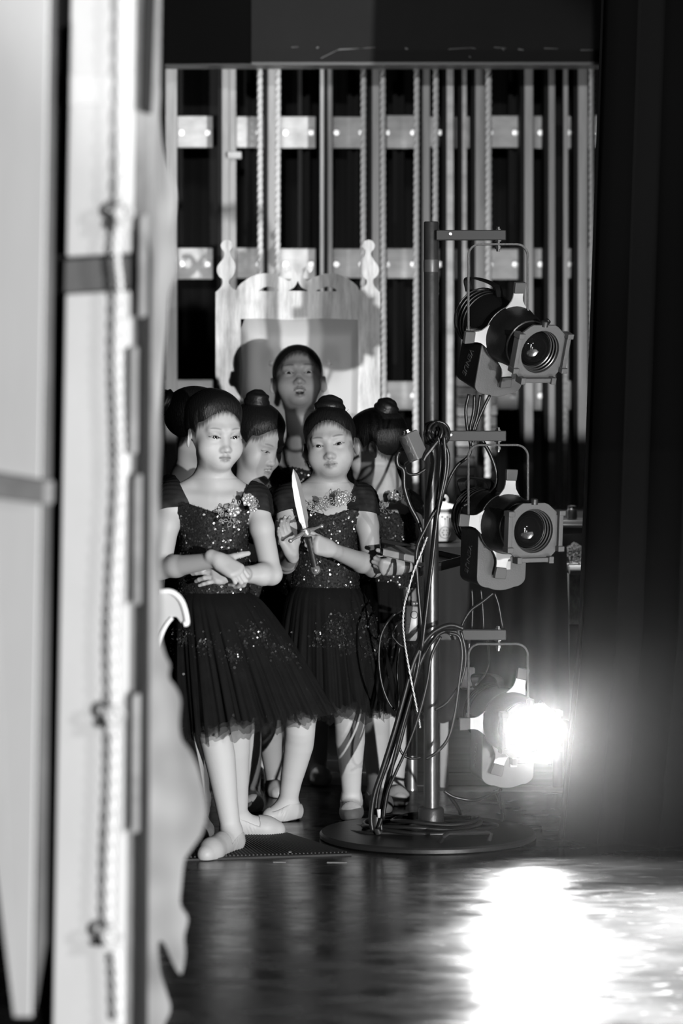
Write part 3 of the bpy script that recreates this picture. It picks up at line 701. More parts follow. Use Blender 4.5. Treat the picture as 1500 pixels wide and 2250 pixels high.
    for (ax_, sg) in ((0, -1), (0, 1), (2, -1)):
        cl = B(); a0 = np.zeros(3); a0[ax_] = sg * (w + .002); o_ = 2 if ax_ == 0 else 0
        lo, hi = a0.copy(), a0.copy(); lo[ax_] -= .006; hi[ax_] += .006; lo[1], hi[1] = .138, .162; lo[o_], hi[o_] = -.046, .046
        cl.box(lo, hi)
        for e in (-1, 1):
            l2, h2 = lo.copy(), hi.copy(); l2[1], h2[1] = .138, .168; l2[o_], h2[o_] = sorted((e * .040, e * .054)); l2[ax_] -= .003; h2[ax_] += .003; cl.box(l2, h2)
        cl.build('frame_clip', M_PLATE, t, smooth=False, bevel=.0015)
    rc = B(); rc.lathe([(.010, .0), (.010, .014), (.006, .016), (0, .016)], (0, .147, w - .004), (0, 0, 1), 10); rc.build('retainer_clip', M_METAL_DARK, t)
    rg = B()
    for y, r in ((.140, .056), (.130, .0535), (.120, .0515), (.112, .050)): rg.torus((0, y, 0), r, .0024, (0, 1, 0), 40, 6)
    rg.build('lens_rings', mat('ring_grey', .06, .3, .3), t)
    ln = B()
    if lit: ln.lathe([(.0515, .082), (.047, .085), (.03, .087), (0, .088)], (0, 0, 0), (0, 1, 0), 40, caps=False)
    else: ln.lathe([(.0515, .104), (.0505, .112), (.046, .124), (.037, .134), (.025, .141), (.011, .1445), (0, .145)], (0, 0, 0), (0, 1, 0), 40, caps=False)
    ln.build('lens', M_LENS_LIT if lit else M_LENS, t, angle=180)
    # yoke from the arm's bolt
    xb = (1093 - 750) / 828; yk = YP - .021; zt_ = zarm - .024; zl = T[2] + .008
    xl, xr, r = (1028 - 750) / 828, (1158 - 750) / 828, .03
    pth = [(xl, yk, zl), (xl, yk, zt_ - r)] + [(xl + r - r*math.cos(a), yk, zt_ - r + r*math.sin(a)) for a in np.linspace(.2, math.pi/2, 6)] \
        + [(xr - r + r*math.sin(a), yk, zt_ - r + r*math.cos(a)) for a in np.linspace(0, math.pi/2 - .2, 6)] + [(xr, yk, zt_ - r), (xr, yk, zl + .03)]
    MB().strip(pth, .026, .005, (0, 1, 0)).build('yoke', M_FIXTURE, t, angle=30)
    for xx, zz, e in ((xl, zl + .004, (-.06, -.03, .0)), (xr, zl + .034, (.06, -.02, .02))):
        a_ = np.array([xx, yk, zz]); b_ = T + R @ np.array(e); d_ = norm(a_ - b_)
        MB().tube([b_, a_ - d_ * .006, a_ - d_ * .005, a_ + d_ * .006], [.007, .007, .011, .011], 10).build('pivot', M_METAL_DARK, t)
    return T, R
M_LENS = mat('lens_glass', 0.006, 0.04, spec=0.6)
M_LENS_LIT = mat('lens_lit', 0.8, 0.3, emit=2300.0)
stage_light('top black stage light tilted down to the right on the stand', (1122, 735), 7.98, (.185, -.33, -.125), 1.597, up_t=(.02, .05, .05))
stage_light('middle black stage light, level, with dark lens and pale shutters', (1112, 1151), 7.98, (.165, -.35, -.03), 1.066, up_t=(-.05, -.1, -.12))
T3, R3 = stage_light('lowest stage light, switched on and glaring at the camera', (1122, 1586), 7.98, (.105, -.36, -.02), .540, lit=True, up_t=(-.22, 0, -.3))
lo = T3 + R3 @ np.array([0, .165, 0])
lamp = spot('stage_light_beam', tuple(lo), tuple(lo + np.array([.36, -1, -.03])), 200, 54, 0.35, .045)

# ------------------------------------------------------------------ electrical boxes and cables
bx = thing('junction_box', 'tilted galvanised junction box with round knock-outs by the girl\'s bun', 'electrical box', P(905, 980, 7.9))
l_ = norm(P(923, 1003, 7.9) - P(900, 951, 7.9)); side = norm(np.cross(l_, (0, 1, 0)))
if side[0] > 0: side = -side
fa_ = norm(side * .75 + np.array([0, -.66, 0])); sb = np.cross(l_, fa_); sb = sb if sb[0] > 0 else -sb
Rb = np.column_stack([l_, fa_, sb]); c0 = P(908, 980, 7.92)
MB((Rb, c0)).bbox((-.037, -.021, -.0185), (.037, .021, .0185), .003).build('case', mat('galvanised', .42, .4, .75, bump=.15), bx)
for k in (-.021, 0, .021):
    MB((Rb, c0)).lathe([(.0095, .0), (.0095, .0012), (.008, .0016), (0, .0016)], (k, .0208, .0), (0, 1, 0), 18).build('knock_out', mat('galvanised_dark', .3, .4, .75), bx)
MB((Rb, c0)).lathe([(.011, .0), (.011, .006), (.008, .006), (.008, .012), (0, .012)], (-.034, .0, .0), (-1, 0, 0), 8).build('connector', M_STEEL, bx)
bx2 = thing('junction_box', 'pale upright outlet box lettered N L hanging beside the pole', 'electrical box', P(905, 1370, 8.05))
cb = P(904, 1369, 8.05); Ry = np.array([[1, .05, .03], [-.05, 1, 0], [-.03, 0, 1.0]])
MB((Ry, cb)).bbox((-.0165, -.02, -.046), (.0165, .02, .046), .003).build('case', mat('box_pale', .36, .5, .3), bx2)
MB((Ry, cb)).torus((.007, -.0205, .024), .0095, .0012, (0, 1, 0), 20, 6).build('knock_out', mat('box_ring', .1, .5), bx2)
k = MB((Ry, cb)); k.sphere((.004, 0, .052), .007); k.sphere((.012, 0, .053), .006); k.build('cable_clamp', mat('clamp', .3, .4, .6), bx2)
text_part('N L', 'lettering', .0125, cb + Ry @ np.array([-.008, -.0208, -.008]), (0, 0, 1), (-1, 0, 0), M_INK, bx2)
bx3 = thing('plug_box', 'small white socket box hanging behind the cables at lower lamp height', 'electrical box', P(1027, 1490, 8.45))
c3 = P(1027, 1490, 8.45)
MB().bbox(c3 - (.02, .012, .031), c3 + (.02, .012, .031), .004).build('case', mat('plug_white', .5, .5), bx3)
MB().sphere(c3 + (-.012, -.0125, .018), (.003, .002, .003), 8, 6).build('screw', M_INK, bx3)
MB().tube([c3 + (.0, 0, .03), c3 + (.004, 0, .1), P(1030, 1404, 8.05)], .004, 8).build('lead', M_RUBBER, bx3)

def cable(label, pts, r=.0046, D=7.93, m=None, name='cable', n=8, floor=False):
    q = []
    for p in pts:
        d = p[2] if len(p) > 2 else D; w = P(p[0], p[1], d)
        w[2] = max(w[2], r + .0005); q.append(w)
    return tag(MB().tube(spline(q, n), r, 8).build(name, m or M_RUBBER, angle=180), label, 'cable')
cable('thick black cable arching from the lowest arm down to the stand base', [(1018, 1381), (985, 1374), (945, 1395), (912, 1445), (890, 1520), (868, 1600), (840, 1690), (822, 1745), (815, 1795), (818, 1826)], .0065, 7.90)
cable('black cable just inside the thick arch, reaching the base left of the pole', [(1005, 1388), (965, 1392), (930, 1440), (905, 1510), (882, 1580), (856, 1660), (832, 1730), (824, 1790), (828, 1824)], .0055, 7.93)
cable('black cable dropping from the coil along the left of the pole to the base', [(962, 958), (968, 1000), (962, 1080), (953, 1170), (942, 1270), (930, 1370), (912, 1460), (900, 1540), (876, 1640), (852, 1710), (836, 1790), (838, 1826)], .0055, 7.91)
cable('black cable crossing the pole from the coil to its left side', [(972, 965), (985, 1010), (970, 1090), (940, 1150), (915, 1210), (918, 1290), (925, 1390), (915, 1480), (880, 1610), (858, 1700), (846, 1770), (830, 1822)], .005, 7.90)
cable('black cable running straight down over the front of the pole', [(975, 955), (978, 1030), (962, 1120), (950, 1230), (938, 1330), (926, 1430)], .0045, 7.88)
cable('slim cable wriggling across the lower pole', [(968, 1398), (948, 1440), (938, 1500), (920, 1570), (895, 1640), (868, 1700), (850, 1745), (842, 1800)], .004, 7.88)
cable('slim cable looping right of the lower pole and back to it', [(985, 1390), (1008, 1400), (1015, 1440), (1008, 1500), (1000, 1560), (985, 1620), (960, 1652), (935, 1668)], .0042, 7.90)
cable('slim cable looping wide in front of the lowest arm', [(1012, 1386), (1022, 1430), (1020, 1470), (1006, 1510), (980, 1545), (955, 1560)], .004, 7.92)
cable('thin cable bowing out left in front of the black skirts', [(893, 1336, 8.04), (872, 1346), (852, 1366), (836, 1400), (832, 1450), (838, 1500), (852, 1540), (868, 1562)], .0034, 7.95)
cable('thin cable hanging left of the outlet box', [(890, 1362, 8.03), (874, 1370), (862, 1396), (880, 1418), (893, 1418)], .003, 7.97)
cable('thin cable falling from the outlet box to the steel leg', [(878, 1420), (872, 1470), (876, 1540), (870, 1600), (880, 1650), (900, 1666), (925, 1664)], .0034, 8.02)
cable('black cable from the tilted box down past the girl\'s shoulder', [(897, 985, 7.93), (880, 990), (872, 1004), (874, 1022), (886, 1034), (888, 1070), (900, 1110), (918, 1145), (930, 1185)], .0065, 7.96)
cable('dark plug lead wrapped from the tilted box behind the pole', [(905, 1010, 7.93), (890, 1022), (895, 1040), (915, 1042), (935, 1030)], .004, 7.97)
cable('short cable from the coil running down left across the pole', [(962, 968), (948, 985), (936, 1000), (930, 1012)], .006, 7.90)
for k, pp in enumerate(([(1030, 866), (1023, 900), (1026, 940), (1034, 985), (1026, 1005), (1005, 1022), (988, 1050), (972, 1090), (962, 1130, 7.97)], [(1042, 868), (1040, 905), (1032, 945), (1036, 968)], [(1076, 868), (1058, 905), (1044, 940), (1036, 970)], [(1055, 868), (1049, 910), (1038, 950), (1040, 972)])):
    cable(['left tail from the top lamp, passing the middle arm into the dark', 'second tail under the top lamp, left of centre', 'right slanting tail under the top lamp', 'third tail under the top lamp, nearly straight'][k], pp, .0042, 8.03)
cable('black lead curving from the middle arm down into the middle lamp', [(1058, 966), (1075, 995), (1088, 1030), (1090, 1060), (1078, 1082), (1045, 1100), (1015, 1112)], .005, 8.04)
cable('lead from under the middle lamp slanting left to the lowest arm', [(1083, 1303), (1060, 1322), (1035, 1340), (1020, 1362), (1010, 1386)], .004, 8.02)
cable('thin lead hanging under the middle lamp, left', [(1036, 1296), (1038, 1330), (1036, 1382)], .0034, 8.03)
cable('thin lead hanging under the middle lamp, right', [(1056, 1296), (1060, 1335), (1062, 1382)], .003, 8.03)
cable('bowed thin lead from the middle lamp to the lowest arm\'s end', [(1086, 1303), (1095, 1330), (1104, 1380)], .003, 8.03)
cable('thin wire curving down the backdrop behind the lit lamp', [(1070, 1400, 8.0), (1074, 1450), (1066, 1480), (1048, 1502), (1035, 1510, 8.44)], .0028, 8.1)
# the pale braided safety wire
bw = spline([P(x, y, 7.885) for x, y in ((938, 1180), (925, 1215), (908, 1258), (896, 1300), (888, 1330), (885, 1370), (888, 1405), (893, 1440), (902, 1490), (912, 1540), (920, 1580), (923, 1600))], 10)
wm = MB()
for s in range(2): wm.tube([q + .0016 * np.array([math.cos(i * 1.3 + s * math.pi), math.sin(i * 1.3 + s * math.pi), .3]) for i, q in enumerate(bw)], .0020, 6)
tag(wm.build('safety_wire', mat('wire_pale', .55, .3, .7), angle=180), 'pale twisted safety wire looping past the outlet box', 'wire')
cm = MB()
for k in range(5):
    cc = P(952 + 4 * k, 950 + 3 * (k % 3), 7.955); cm.torus(cc, .026 + .003 * (k % 2), .0042, (.3 * (k - 2), -1, .25), 24, 8)
tag(cm.build('cable_coil', M_RUBBER, angle=180), 'loose coil of black cable tied to the pole at the middle arm', 'cable')
# cables lying on and around the base
for k, (R_, cx, zz, lab) in enumerate(((.115, .23, .026, 'inner coil of cable lying on the base plate'), (.135, .215, .034, 'middle coil of cable lying on the base plate'), (.10, .25, .043, 'upper coil of cable lying on the base plate'), (.155, .235, .027, 'outermost coil of cable lying on the base plate'))):
    c = MB(); c.tube([(cx + R_ * 1.15 * math.cos(t), YP + .03 + R_ * .8 * math.sin(t), zz + .004 * math.sin(3 * t + k)) for t in np.linspace(.3 * k, 2 * math.pi + .3 * k - .1, 40)], .0058, 8)
    tag(c.build('cable', M_RUBBER, angle=180), lab, 'cable')
cable('cable lying over the front of the base plate from the mat', [(706, 1842, 8319 / 1042), (745, 1832, 8.06), (800, 1830, 7.95), (870, 1832, 7.93), (930, 1842, 7.90), (965, 1844, 7.9), (1000, 1838, 7.92)], .0055)
cable('cable sweeping from the pole foot to under the lit lamp', [(975, 1738, 8.1), (1000, 1752, 8.1), (1045, 1758, 8.1), (1085, 1742, 8.05), (1100, 1735, 8.0)], .0044)
cable('thin cable hanging behind the lit lamp down to the floor', [(1085, 1738, 8.05), (1098, 1765, 8.1), (1102, 1800, 8.15), (1094, 1812, 8.2), (1070, 1822, 8.15)], .0036)
cable('wire with a pale sleeve dropping below the lit lamp', [(1092, 1735, 8.05), (1100, 1770, 8.1), (1105, 1810, 8.2), (1100, 1830, 8.07)], .0034)
cable('cable crossing the floor to the right of the base', [(1000, 1800, 8.3), (1040, 1802, 8.28), (1090, 1810, 8.2), (1140, 1818, 8.16), (1190, 1822, 8.14)], .0044)
cable('slack cable trailing from the base towards the wings', [(985, 1745, 8.1), (1010, 1785, 8.2), (1000, 1812, 8.2), (965, 1818, 8.15)], .0048)
cable('cable loop rising left from the base plate', [(820, 1822, 8.02), (790, 1815, 8.1), (762, 1825, 8.1), (770, 1832, 8.06), (830, 1820, 8.08)], .0052)
pl = MB(); q = [P(828, 1790, 7.92), P(826, 1812, 7.92), P(833, 1832, 7.92)]
pl.tube(q, [.012, .014, .010], 10); tag(pl.build('cable_plug', mat('plug_black', .03, .4)), 'black cable plug standing on the base plate left of the pole', 'plug')
tag(MB().tube([P(832, 1778, 7.9), P(834, 1796, 7.9)], .006, 8).build('tape_wrap', mat('tape_white', .7, .5)), 'white tape wrap above the black plug on the base', 'tape')

# ------------------------------------------------------------------ props table
ZT_ = .712
tb = thing('props_table', 'long table under a black cloth behind the light stand', 'table', (P(1090, 0, 9.15)[0], 9.15, -.004))
xa, xb_ = P(893, 0, 8.95)[0], P(1243, 0, 8.95)[0]
MB().bbox((xa, 8.93, ZT_ - .03), (xb_, 9.5, ZT_), .006).build('tabletop', M_BLACK, tb)
cl = MB(); n = 70; rows = []
for j, z in enumerate((ZT_ + .003, ZT_ - .02, .55, .38, .20)):
    t = max(0, j - 1) / 3
    rows.append([(xa + .045 + (xb_ - xa - .045) * i / n + (.01 * t if i > n - 3 else 0), 8.915 - .012 * t * math.sin(i * .62) - .01 * t * math.sin(i * .23), z + (.006 * math.sin(i * .5) if j == 4 else 0)) for i in range(n + 1)])
m_ = n + 1; v = [q for r in rows for q in r] ; v += [(q[0], q[1] + .006, q[2]) for r in rows for q in r]; o_ = m_ * len(rows); f = []
for j in range(len(rows) - 1):
    for i in range(n): a = j*m_+i; f.append((a+m_, a+m_+1, a+1, a)); f.append((o_+a, o_+a+1, o_+a+m_+1, o_+a+m_))
cl.add(v, f); cl.build('cloth', mat('cloth_black', .016, .85, sheen=.05), tb, angle=180)
for (px, D, m_, r0, r1) in ((904, 8.90, mat('leg_steel', .6, .3, .9), .0165, .0165), (1225, 8.98, M_PIPE, .0165, .0165), (900, 9.46, M_PIPE, .0165, .0165), (1215, 9.46, M_PIPE, .0165, .0165)):
    x = P(px, 0, D)[0]
    lg = MB().lathe([(.0175, -.004), (.0175, .004), (r0, .006), (r0, ZT_ - .03)], (x, D, 0), (0, 0, 1), 20).build('leg', m_, tb)
x = P(975, 0, 8.98)[0]
tag(MB().bbox((x - .012, 8.97, -.004), (x + .013, 8.99, .64), .002).build('pale_batten', mat('batten_pale', .42, .6)), 'pale upright batten behind the foot of the stand pole', 'board')
pot = thing('lidded_pot', 'white lidded pot with a printed emblem on the black table', 'pot', P(966, 0, 9.2) * (1, 1, 0) + (0, 0, ZT_ + .003))
cp = (P(966, 0, 9.2)[0], 9.2, ZT_ + .003)
MB().lathe([(.040, 0), (.050, .004), (.057, .03), (.059, .06), (.057, .088), (.055, .096), (.052, .097)], cp, (0, 0, 1), 32).build('bowl', M_WHITE, pot)
MB().lathe([(.0562, .090), (.0562, .096)], cp, (0, 0, 1), 32, caps=False).build('dark_band', M_INK, pot)
MB().lathe([(.058, .098), (.059, .102), (.052, .110), (.03, .116), (.016, .120), (0, .121)], cp, (0, 0, 1), 32).build('lid', M_WHITE, pot)
kb = MB(); kb.torus((cp[0] + .012, 9.2, .131 + ZT_), .011, .0045, (0, 1, 0), 18, 8); kb.build('lid_loop', M_WHITE, pot)
em = MB()
def onpot(a, z): r = .0592; return (cp[0] + r * math.sin(a), 9.2 - r * math.cos(a), cp[2] + z)
em.tube([onpot(.25 + .30 * math.cos(t), .030 + .0175 * math.sin(t)) for t in np.linspace(0, 2 * math.pi, 25)], .0009, 5)
for t in np.linspace(0, 2 * math.pi, 7)[:-1]: em.sphere(onpot(.25 + .14 * math.cos(t), .030 + .008 * math.sin(t)), .0022, 6, 5)
for t in np.linspace(.1, .9, 7): em.sphere(onpot(t, .075 + .003 * math.sin(t * 20)), .003, 6, 5)
em.build('printed_emblem', M_INK, pot, kind='stuff')
# small silver jar and dark boxes at the table's far right, then the glittering heap
jr = thing('silver_jar', 'little silver jar on the dark box by the black leg drape', 'jar', P(1256, 1140, 9.1))
cj = P(1256, 1142, 9.1)
MB().lathe([(.012, 0), (.016, .004), (.016, .028), (.012, .034), (.013, .042), (0, .044)], cj, (0, 0, 1), 16).build('jar_body', M_STEEL, jr)
zj = cj[2] - .0005; x0, x1 = P(1205, 0, 9.1)[0], P(1300, 0, 9.1)[0]
ZS = P(0, 1238, 9.05)[2]
cb_ = thing('storage_case', 'dark case standing at the end of the table under the silver jar', 'case', (x0, 9.15, ZS))
MB().bbox((x0, 9.08, ZS + .05), (x1, 9.24, zj), .004).build('body', mat('case_dark', .03, .5), cb_)
MB().bbox((x0 - .003, 9.075, zj - .022), (x1 + .003, 9.245, zj - .012), .002).build('lid_band', mat('case_band', .07, .4), cb_)
sd = thing('side_table', 'white topped small table with a patterned cloth beside the black leg drape', 'table', (P(1275, 0, 9.1)[0], 9.1, -.004))
x0, x1 = P(1247, 0, 9.0)[0], P(1330, 0, 9.0)[0]
MB().bbox((x0, 8.96, ZS - .028), (x1, 9.35, ZS), .003).build('tabletop', mat('side_white', .55, .5), sd)
MB().bbox((x0, 9.06, ZS), (x1, 9.26, ZS + .05), .003).build('shelf', M_BLACK, sd)
MB().bbox((x0 + .004, 8.985, P(0, 1372, 8.98)[2]), (x1, 9.0, ZS - .028), .001).build('patterned_cloth', mat('cloth_pattern', .32, .8, var=.75, var_scale=(22, 22, 12)), sd, smooth=False)
MB().bbox((x0 + .004, 8.99, .0), (x1, 9.3, P(0, 1372, 8.98)[2]), .002).build('base_panel', M_BLACK, sd, smooth=False)
gm = MB(); r_ = np.random.RandomState(4)
for k in range(420):
    u = r_.uniform(-1, 1); hgt = .062 * (1 - .5 * abs(u)) * r_.uniform(0, 1) ** .8
    c = (P(1262, 0, 9.0)[0] + .042 * u, 9.0 + r_.uniform(-.03, .03), ZS + .004 + hgt); gm.sphere(c, r_.uniform(.0025, .0045), 5, 4)
tag(gm.build('glitter_heap', mat('glitter', .8, .12, .8), smooth=False, kind='stuff'), 'glittering heap of beads on the white table end', 'beads')
# open black tray the right-hand girl holds
A, B_, C_, Dd = P(838, 1183, 8.52), P(1018, 1223, 8.34), P(925, 1247, 8.12), P(818, 1222, 8.32)
nrm = norm(np.cross(B_ - A, C_ - B_)); nrm = nrm if nrm[2] > 0 else -nrm
ty = thing('open_tray', 'shallow black tray with shining metal edges held by the right-hand girl', 'tray', (A + C_) / 2)
dn = -nrm * .024; cs = [A, B_, C_, Dd]
def quadbox(cs, dn): return MB().add(list(cs) + [q + dn for q in cs], [(0,1,2,3), (7,6,5,4), (0,4,5,1), (1,5,6,2), (2,6,7,3), (3,7,4,0)])
quadbox([q - nrm * .010 for q in cs], -nrm * .012).build('tray_base', mat('tray_black', .02, .35), ty, smooth=False)
for i in range(4):
    a, b = cs[i], cs[(i + 1) % 4]; ins = norm((A + C_) / 2 - (a + b) / 2) * .004
    w = quadbox([a, b, b + ins, a + ins], dn).build('tray_side', mat('tray_side', .045, .4), ty, smooth=False)
    MB().tube([a + nrm * .001, b + nrm * .001], .0016, 6).build('metal_rim', M_STEEL, w)
bk = thing('pale_book', 'pale closed book lying in the black tray', 'book', P(880, 1212, 8.1))
q0 = A * .22 + Dd * .02 + B_ * .26 + C_ * .5; e1 = norm(B_ - A); e2 = norm(C_ - B_)
b0 = P(842, 1207, 8.06); 
quad = [b0, b0 + e1 * .115, b0 + e1 * .115 - e2 * .075, b0 - e2 * .075]
quadbox(quad, -nrm * .016).build('pages', mat('book_pages', .5, .6), bk, smooth=False)
quadbox([q + nrm * .002 + (q - sum(quad) / 4) * .03 for q in quad], -nrm * .002).build('cover', mat('book_cover', .22, .5), bk, smooth=False)
quadbox([q - nrm * .0165 + (q - sum(quad) / 4) * .03 for q in quad], -nrm * .002).build('cover', mat('book_cover', .22, .5), bk, smooth=False)

# added scattering box, standing in for the glare around the lit lamp
def glare_volume():
    m = bpy.data.materials.new('glare_volume'); m.use_nodes = True; nt = m.node_tree; nt.nodes.remove(nt.nodes['Principled BSDF'])
    s = nt.nodes.new('ShaderNodeVolumeScatter'); s.inputs['Density'].default_value = GLARE_DENSITY; s.inputs['Anisotropy'].default_value = 0.82
    nt.links.new(s.outputs[0], nt.nodes['Material Output'].inputs['Volume'])
    return m
GLARE_DENSITY = 0.0095
hz = MB().box((.17, 7.0, .006), (1.3, 8.75, 1.05)).build('glare_volume', glare_volume(), smooth=False, kind='stuff')
tag(hz, 'added scattering volume standing in for glare around the lit lowest lamp', 'glare_volume')
# ------------------------------------------------------------------ people: smooth-union bodies meshed with surface nets
F32 = np.float32
class Prim:
    def __init__(s, fn, lo, hi, k=0.01, sub=False): s.fn = fn; s.lo = np.asarray(lo, float); s.hi = np.asarray(hi, float); s.k = k; s.sub = sub
def ell(c, r, R=None, k=.01, sub=False):
    c = np.asarray(c, float); r = np.asarray(r, float); R = np.eye(3) if R is None else R; m = r.max() * 1.05
    iR = R.T
    def fn(X, Y, Z):
        dx, dy, dz = X - c[0], Y - c[1], Z - c[2]
        a = (iR[0,0]*dx + iR[0,1]*dy + iR[0,2]*dz) / r[0]; b = (iR[1,0]*dx + iR[1,1]*dy + iR[1,2]*dz) / r[1]; e = (iR[2,0]*dx + iR[2,1]*dy + iR[2,2]*dz) / r[2]
        k0 = np.sqrt(a*a + b*b + e*e) + 1e-9; k1 = np.sqrt((a/r[0])**2 + (b/r[1])**2 + (e/r[2])**2) + 1e-9
        return k0 * (k0 - 1) / k1
    return Prim(fn, c - m, c + m, k, sub)
def sph(c, r, k=.01, sub=False): return ell(c, (r, r, r), None, k, sub)
def rc(a, b, r1, r2, k=.01, sub=False, flat=None, f=1.0):
    a = np.asarray(a, float); b = np.asarray(b, float); ba = b - a; L = float(ba @ ba) + 1e-12; m = max(r1, r2)
    def fn(X, Y, Z):
        dx, dy, dz = X - a[0], Y - a[1], Z - a[2]
        if flat is not None:
            q = (dx*flat[0] + dy*flat[1] + dz*flat[2]) * (f - 1); dx = dx + q*flat[0]; dy = dy + q*flat[1]; dz = dz + q*flat[2]
        t = np.clip((dx*ba[0] + dy*ba[1] + dz*ba[2]) / L, 0, 1)
        return np.sqrt((dx - t*ba[0])**2 + (dy - t*ba[1])**2 + (dz - t*ba[2])**2) - (r1 + (r2 - r1) * t)
    return Prim(fn, np.minimum(a, b) - m, np.maximum(a, b) + m, k, sub)

class Grid:
    def __init__(s, lo, hi, h):
        s.lo = np.asarray(lo, float); s.h = h; s.n = np.ceil((np.asarray(hi, float) - s.lo) / h).astype(int) + 1
        s.F = np.full(tuple(s.n), .08, F32); s.ax = [(s.lo[i] + h * np.arange(s.n[i])).astype(F32) for i in range(3)]
    def apply(s, p, off=0.0):
        mg = p.k + abs(off) + 2.5 * s.h
        i0 = np.maximum(0, np.floor((p.lo - mg - s.lo) / s.h).astype(int)); i1 = np.minimum(s.n, np.ceil((p.hi + mg - s.lo) / s.h).astype(int) + 1)
        if (i1 <= i0).any(): return
        sl = tuple(slice(i0[i], i1[i]) for i in range(3))
        X, Y, Z = s.ax[0][sl[0]][:, None, None], s.ax[1][sl[1]][None, :, None], s.ax[2][sl[2]][None, None, :]
        d = (p.fn(X, Y, Z) - off).astype(F32); F = s.F[sl]; k = p.k
        if p.sub: d = -d; h_ = np.maximum(k - np.abs(F - d), 0) / k; s.F[sl] = np.maximum(F, d) + h_*h_*k*.25
        else: h_ = np.maximum(k - np.abs(F - d), 0) / k; s.F[sl] = np.minimum(F, d) - h_*h_*k*.25
    def xyz(s): return s.ax[0][:, None, None], s.ax[1][None, :, None], s.ax[2][None, None, :]
    def mesh(s):
        F, h = s.F, s.h; S = F < 0
        c = np.zeros(tuple(s.n - 1), np.int8)
        for i in (0, 1):
            for j in (0, 1):
                for k in (0, 1): c += S[i:s.n[0]-1+i, j:s.n[1]-1+j, k:s.n[2]-1+k]
        act = (c > 0) & (c < 8); I, J, K = np.nonzero(act); N = len(I)
        idx = np.full(act.shape, -1, np.int32); idx[act] = np.arange(N)
        V = {(i,j,k): F[I+i, J+j, K+k] for i in (0,1) for j in (0,1) for k in (0,1)}
        acc = np.zeros((N, 3)); cnt = np.zeros(N)
        for a in V:
            for ax in range(3):
                if a[ax]: continue
                b = list(a); b[ax] = 1; b = tuple(b); va, vb = V[a], V[b]; m = (va < 0) != (vb < 0)
                t = np.where(m, va / np.where(m, va - vb, 1), 0); q = np.array(a, float)[None].repeat(N, 0); q[:, ax] += t
                acc += q * m[:, None]; cnt += m
        P_ = s.lo + h * (np.stack([I, J, K], 1) + acc / cnt[:, None])
        faces = []
        for ax in range(3):
            u, v = (ax + 1) % 3, (ax + 2) % 3
            a0 = [slice(None)] * 3; a1 = [slice(None)] * 3; a0[ax] = slice(0, -1); a1[ax] = slice(1, None)
            s0, s1 = S[tuple(a0)], S[tuple(a1)]; e = np.stack(np.nonzero(s0 != s1), 1)
            ok = (e[:, u] > 0) & (e[:, v] > 0) & (e[:, u] < s.n[u]-1) & (e[:, v] < s.n[v]-1); e = e[ok]
            if not len(e): continue
            ins = s0[tuple(e.T)]
            def cell(du, dv): q = e.copy(); q[:, u] += du; q[:, v] += dv; return idx[tuple(q.T)]
            qd = np.stack([cell(-1,-1), cell(0,-1), cell(0,0), cell(-1,0)], 1); qd[~ins] = qd[~ins][:, ::-1]; faces.append(qd)
        return P_, np.concatenate(faces) if faces else np.zeros((0, 4), int)

def np_mesh(name, V, Q, m, parent, cols=None, mats=None, kind=None, label=None, smooth=True, attr='Col'):
    me = bpy.data.meshes.new(name); V = np.asarray(V, float)
    if parent is not None: V = V - parent_loc(parent)
    n, f = len(V), len(Q); k = Q.shape[1]
    me.vertices.add(n); me.vertices.foreach_set('co', V.astype(F32).ravel())
    me.loops.add(f * k); me.loops.foreach_set('vertex_index', Q.astype(np.int32).ravel())
    me.polygons.add(f); me.polygons.foreach_set('loop_start', np.arange(0, f*k, k, dtype=np.int32)); me.update(calc_edges=True)
    if cols is not None:
        a = me.color_attributes.new(attr, 'FLOAT_COLOR', 'POINT'); c4 = np.ones((n, 4), F32); c4[:, :3] = cols[:, None]; a.data.foreach_set('color', c4.ravel())
    return finish(me, name, m, parent, smooth, kind, label, angle=180)

def head_frame(yaw, pitch, roll):
    """yaw + turns towards the viewer's right, pitch + looks up, roll + tips the crown to the viewer's right"""
    y, p, r = map(math.radians, (yaw, pitch, roll))
    Rz = np.array([[math.cos(y), -math.sin(y), 0], [math.sin(y), math.cos(y), 0], [0, 0, 1]])
    base = np.column_stack([(1, 0, 0), (0, -1, 0), (0, 0, 1)])      # local x, forward, up
    Rx = np.array([[1, 0, 0], [0, math.cos(p), -math.sin(p)], [0, math.sin(p), math.cos(p)]])
    Ry = np.array([[math.cos(r), 0, math.sin(r)], [0, 1, 0], [-math.sin(r), 0, math.cos(r)]])
    return Rz @ base @ Ry @ Rx

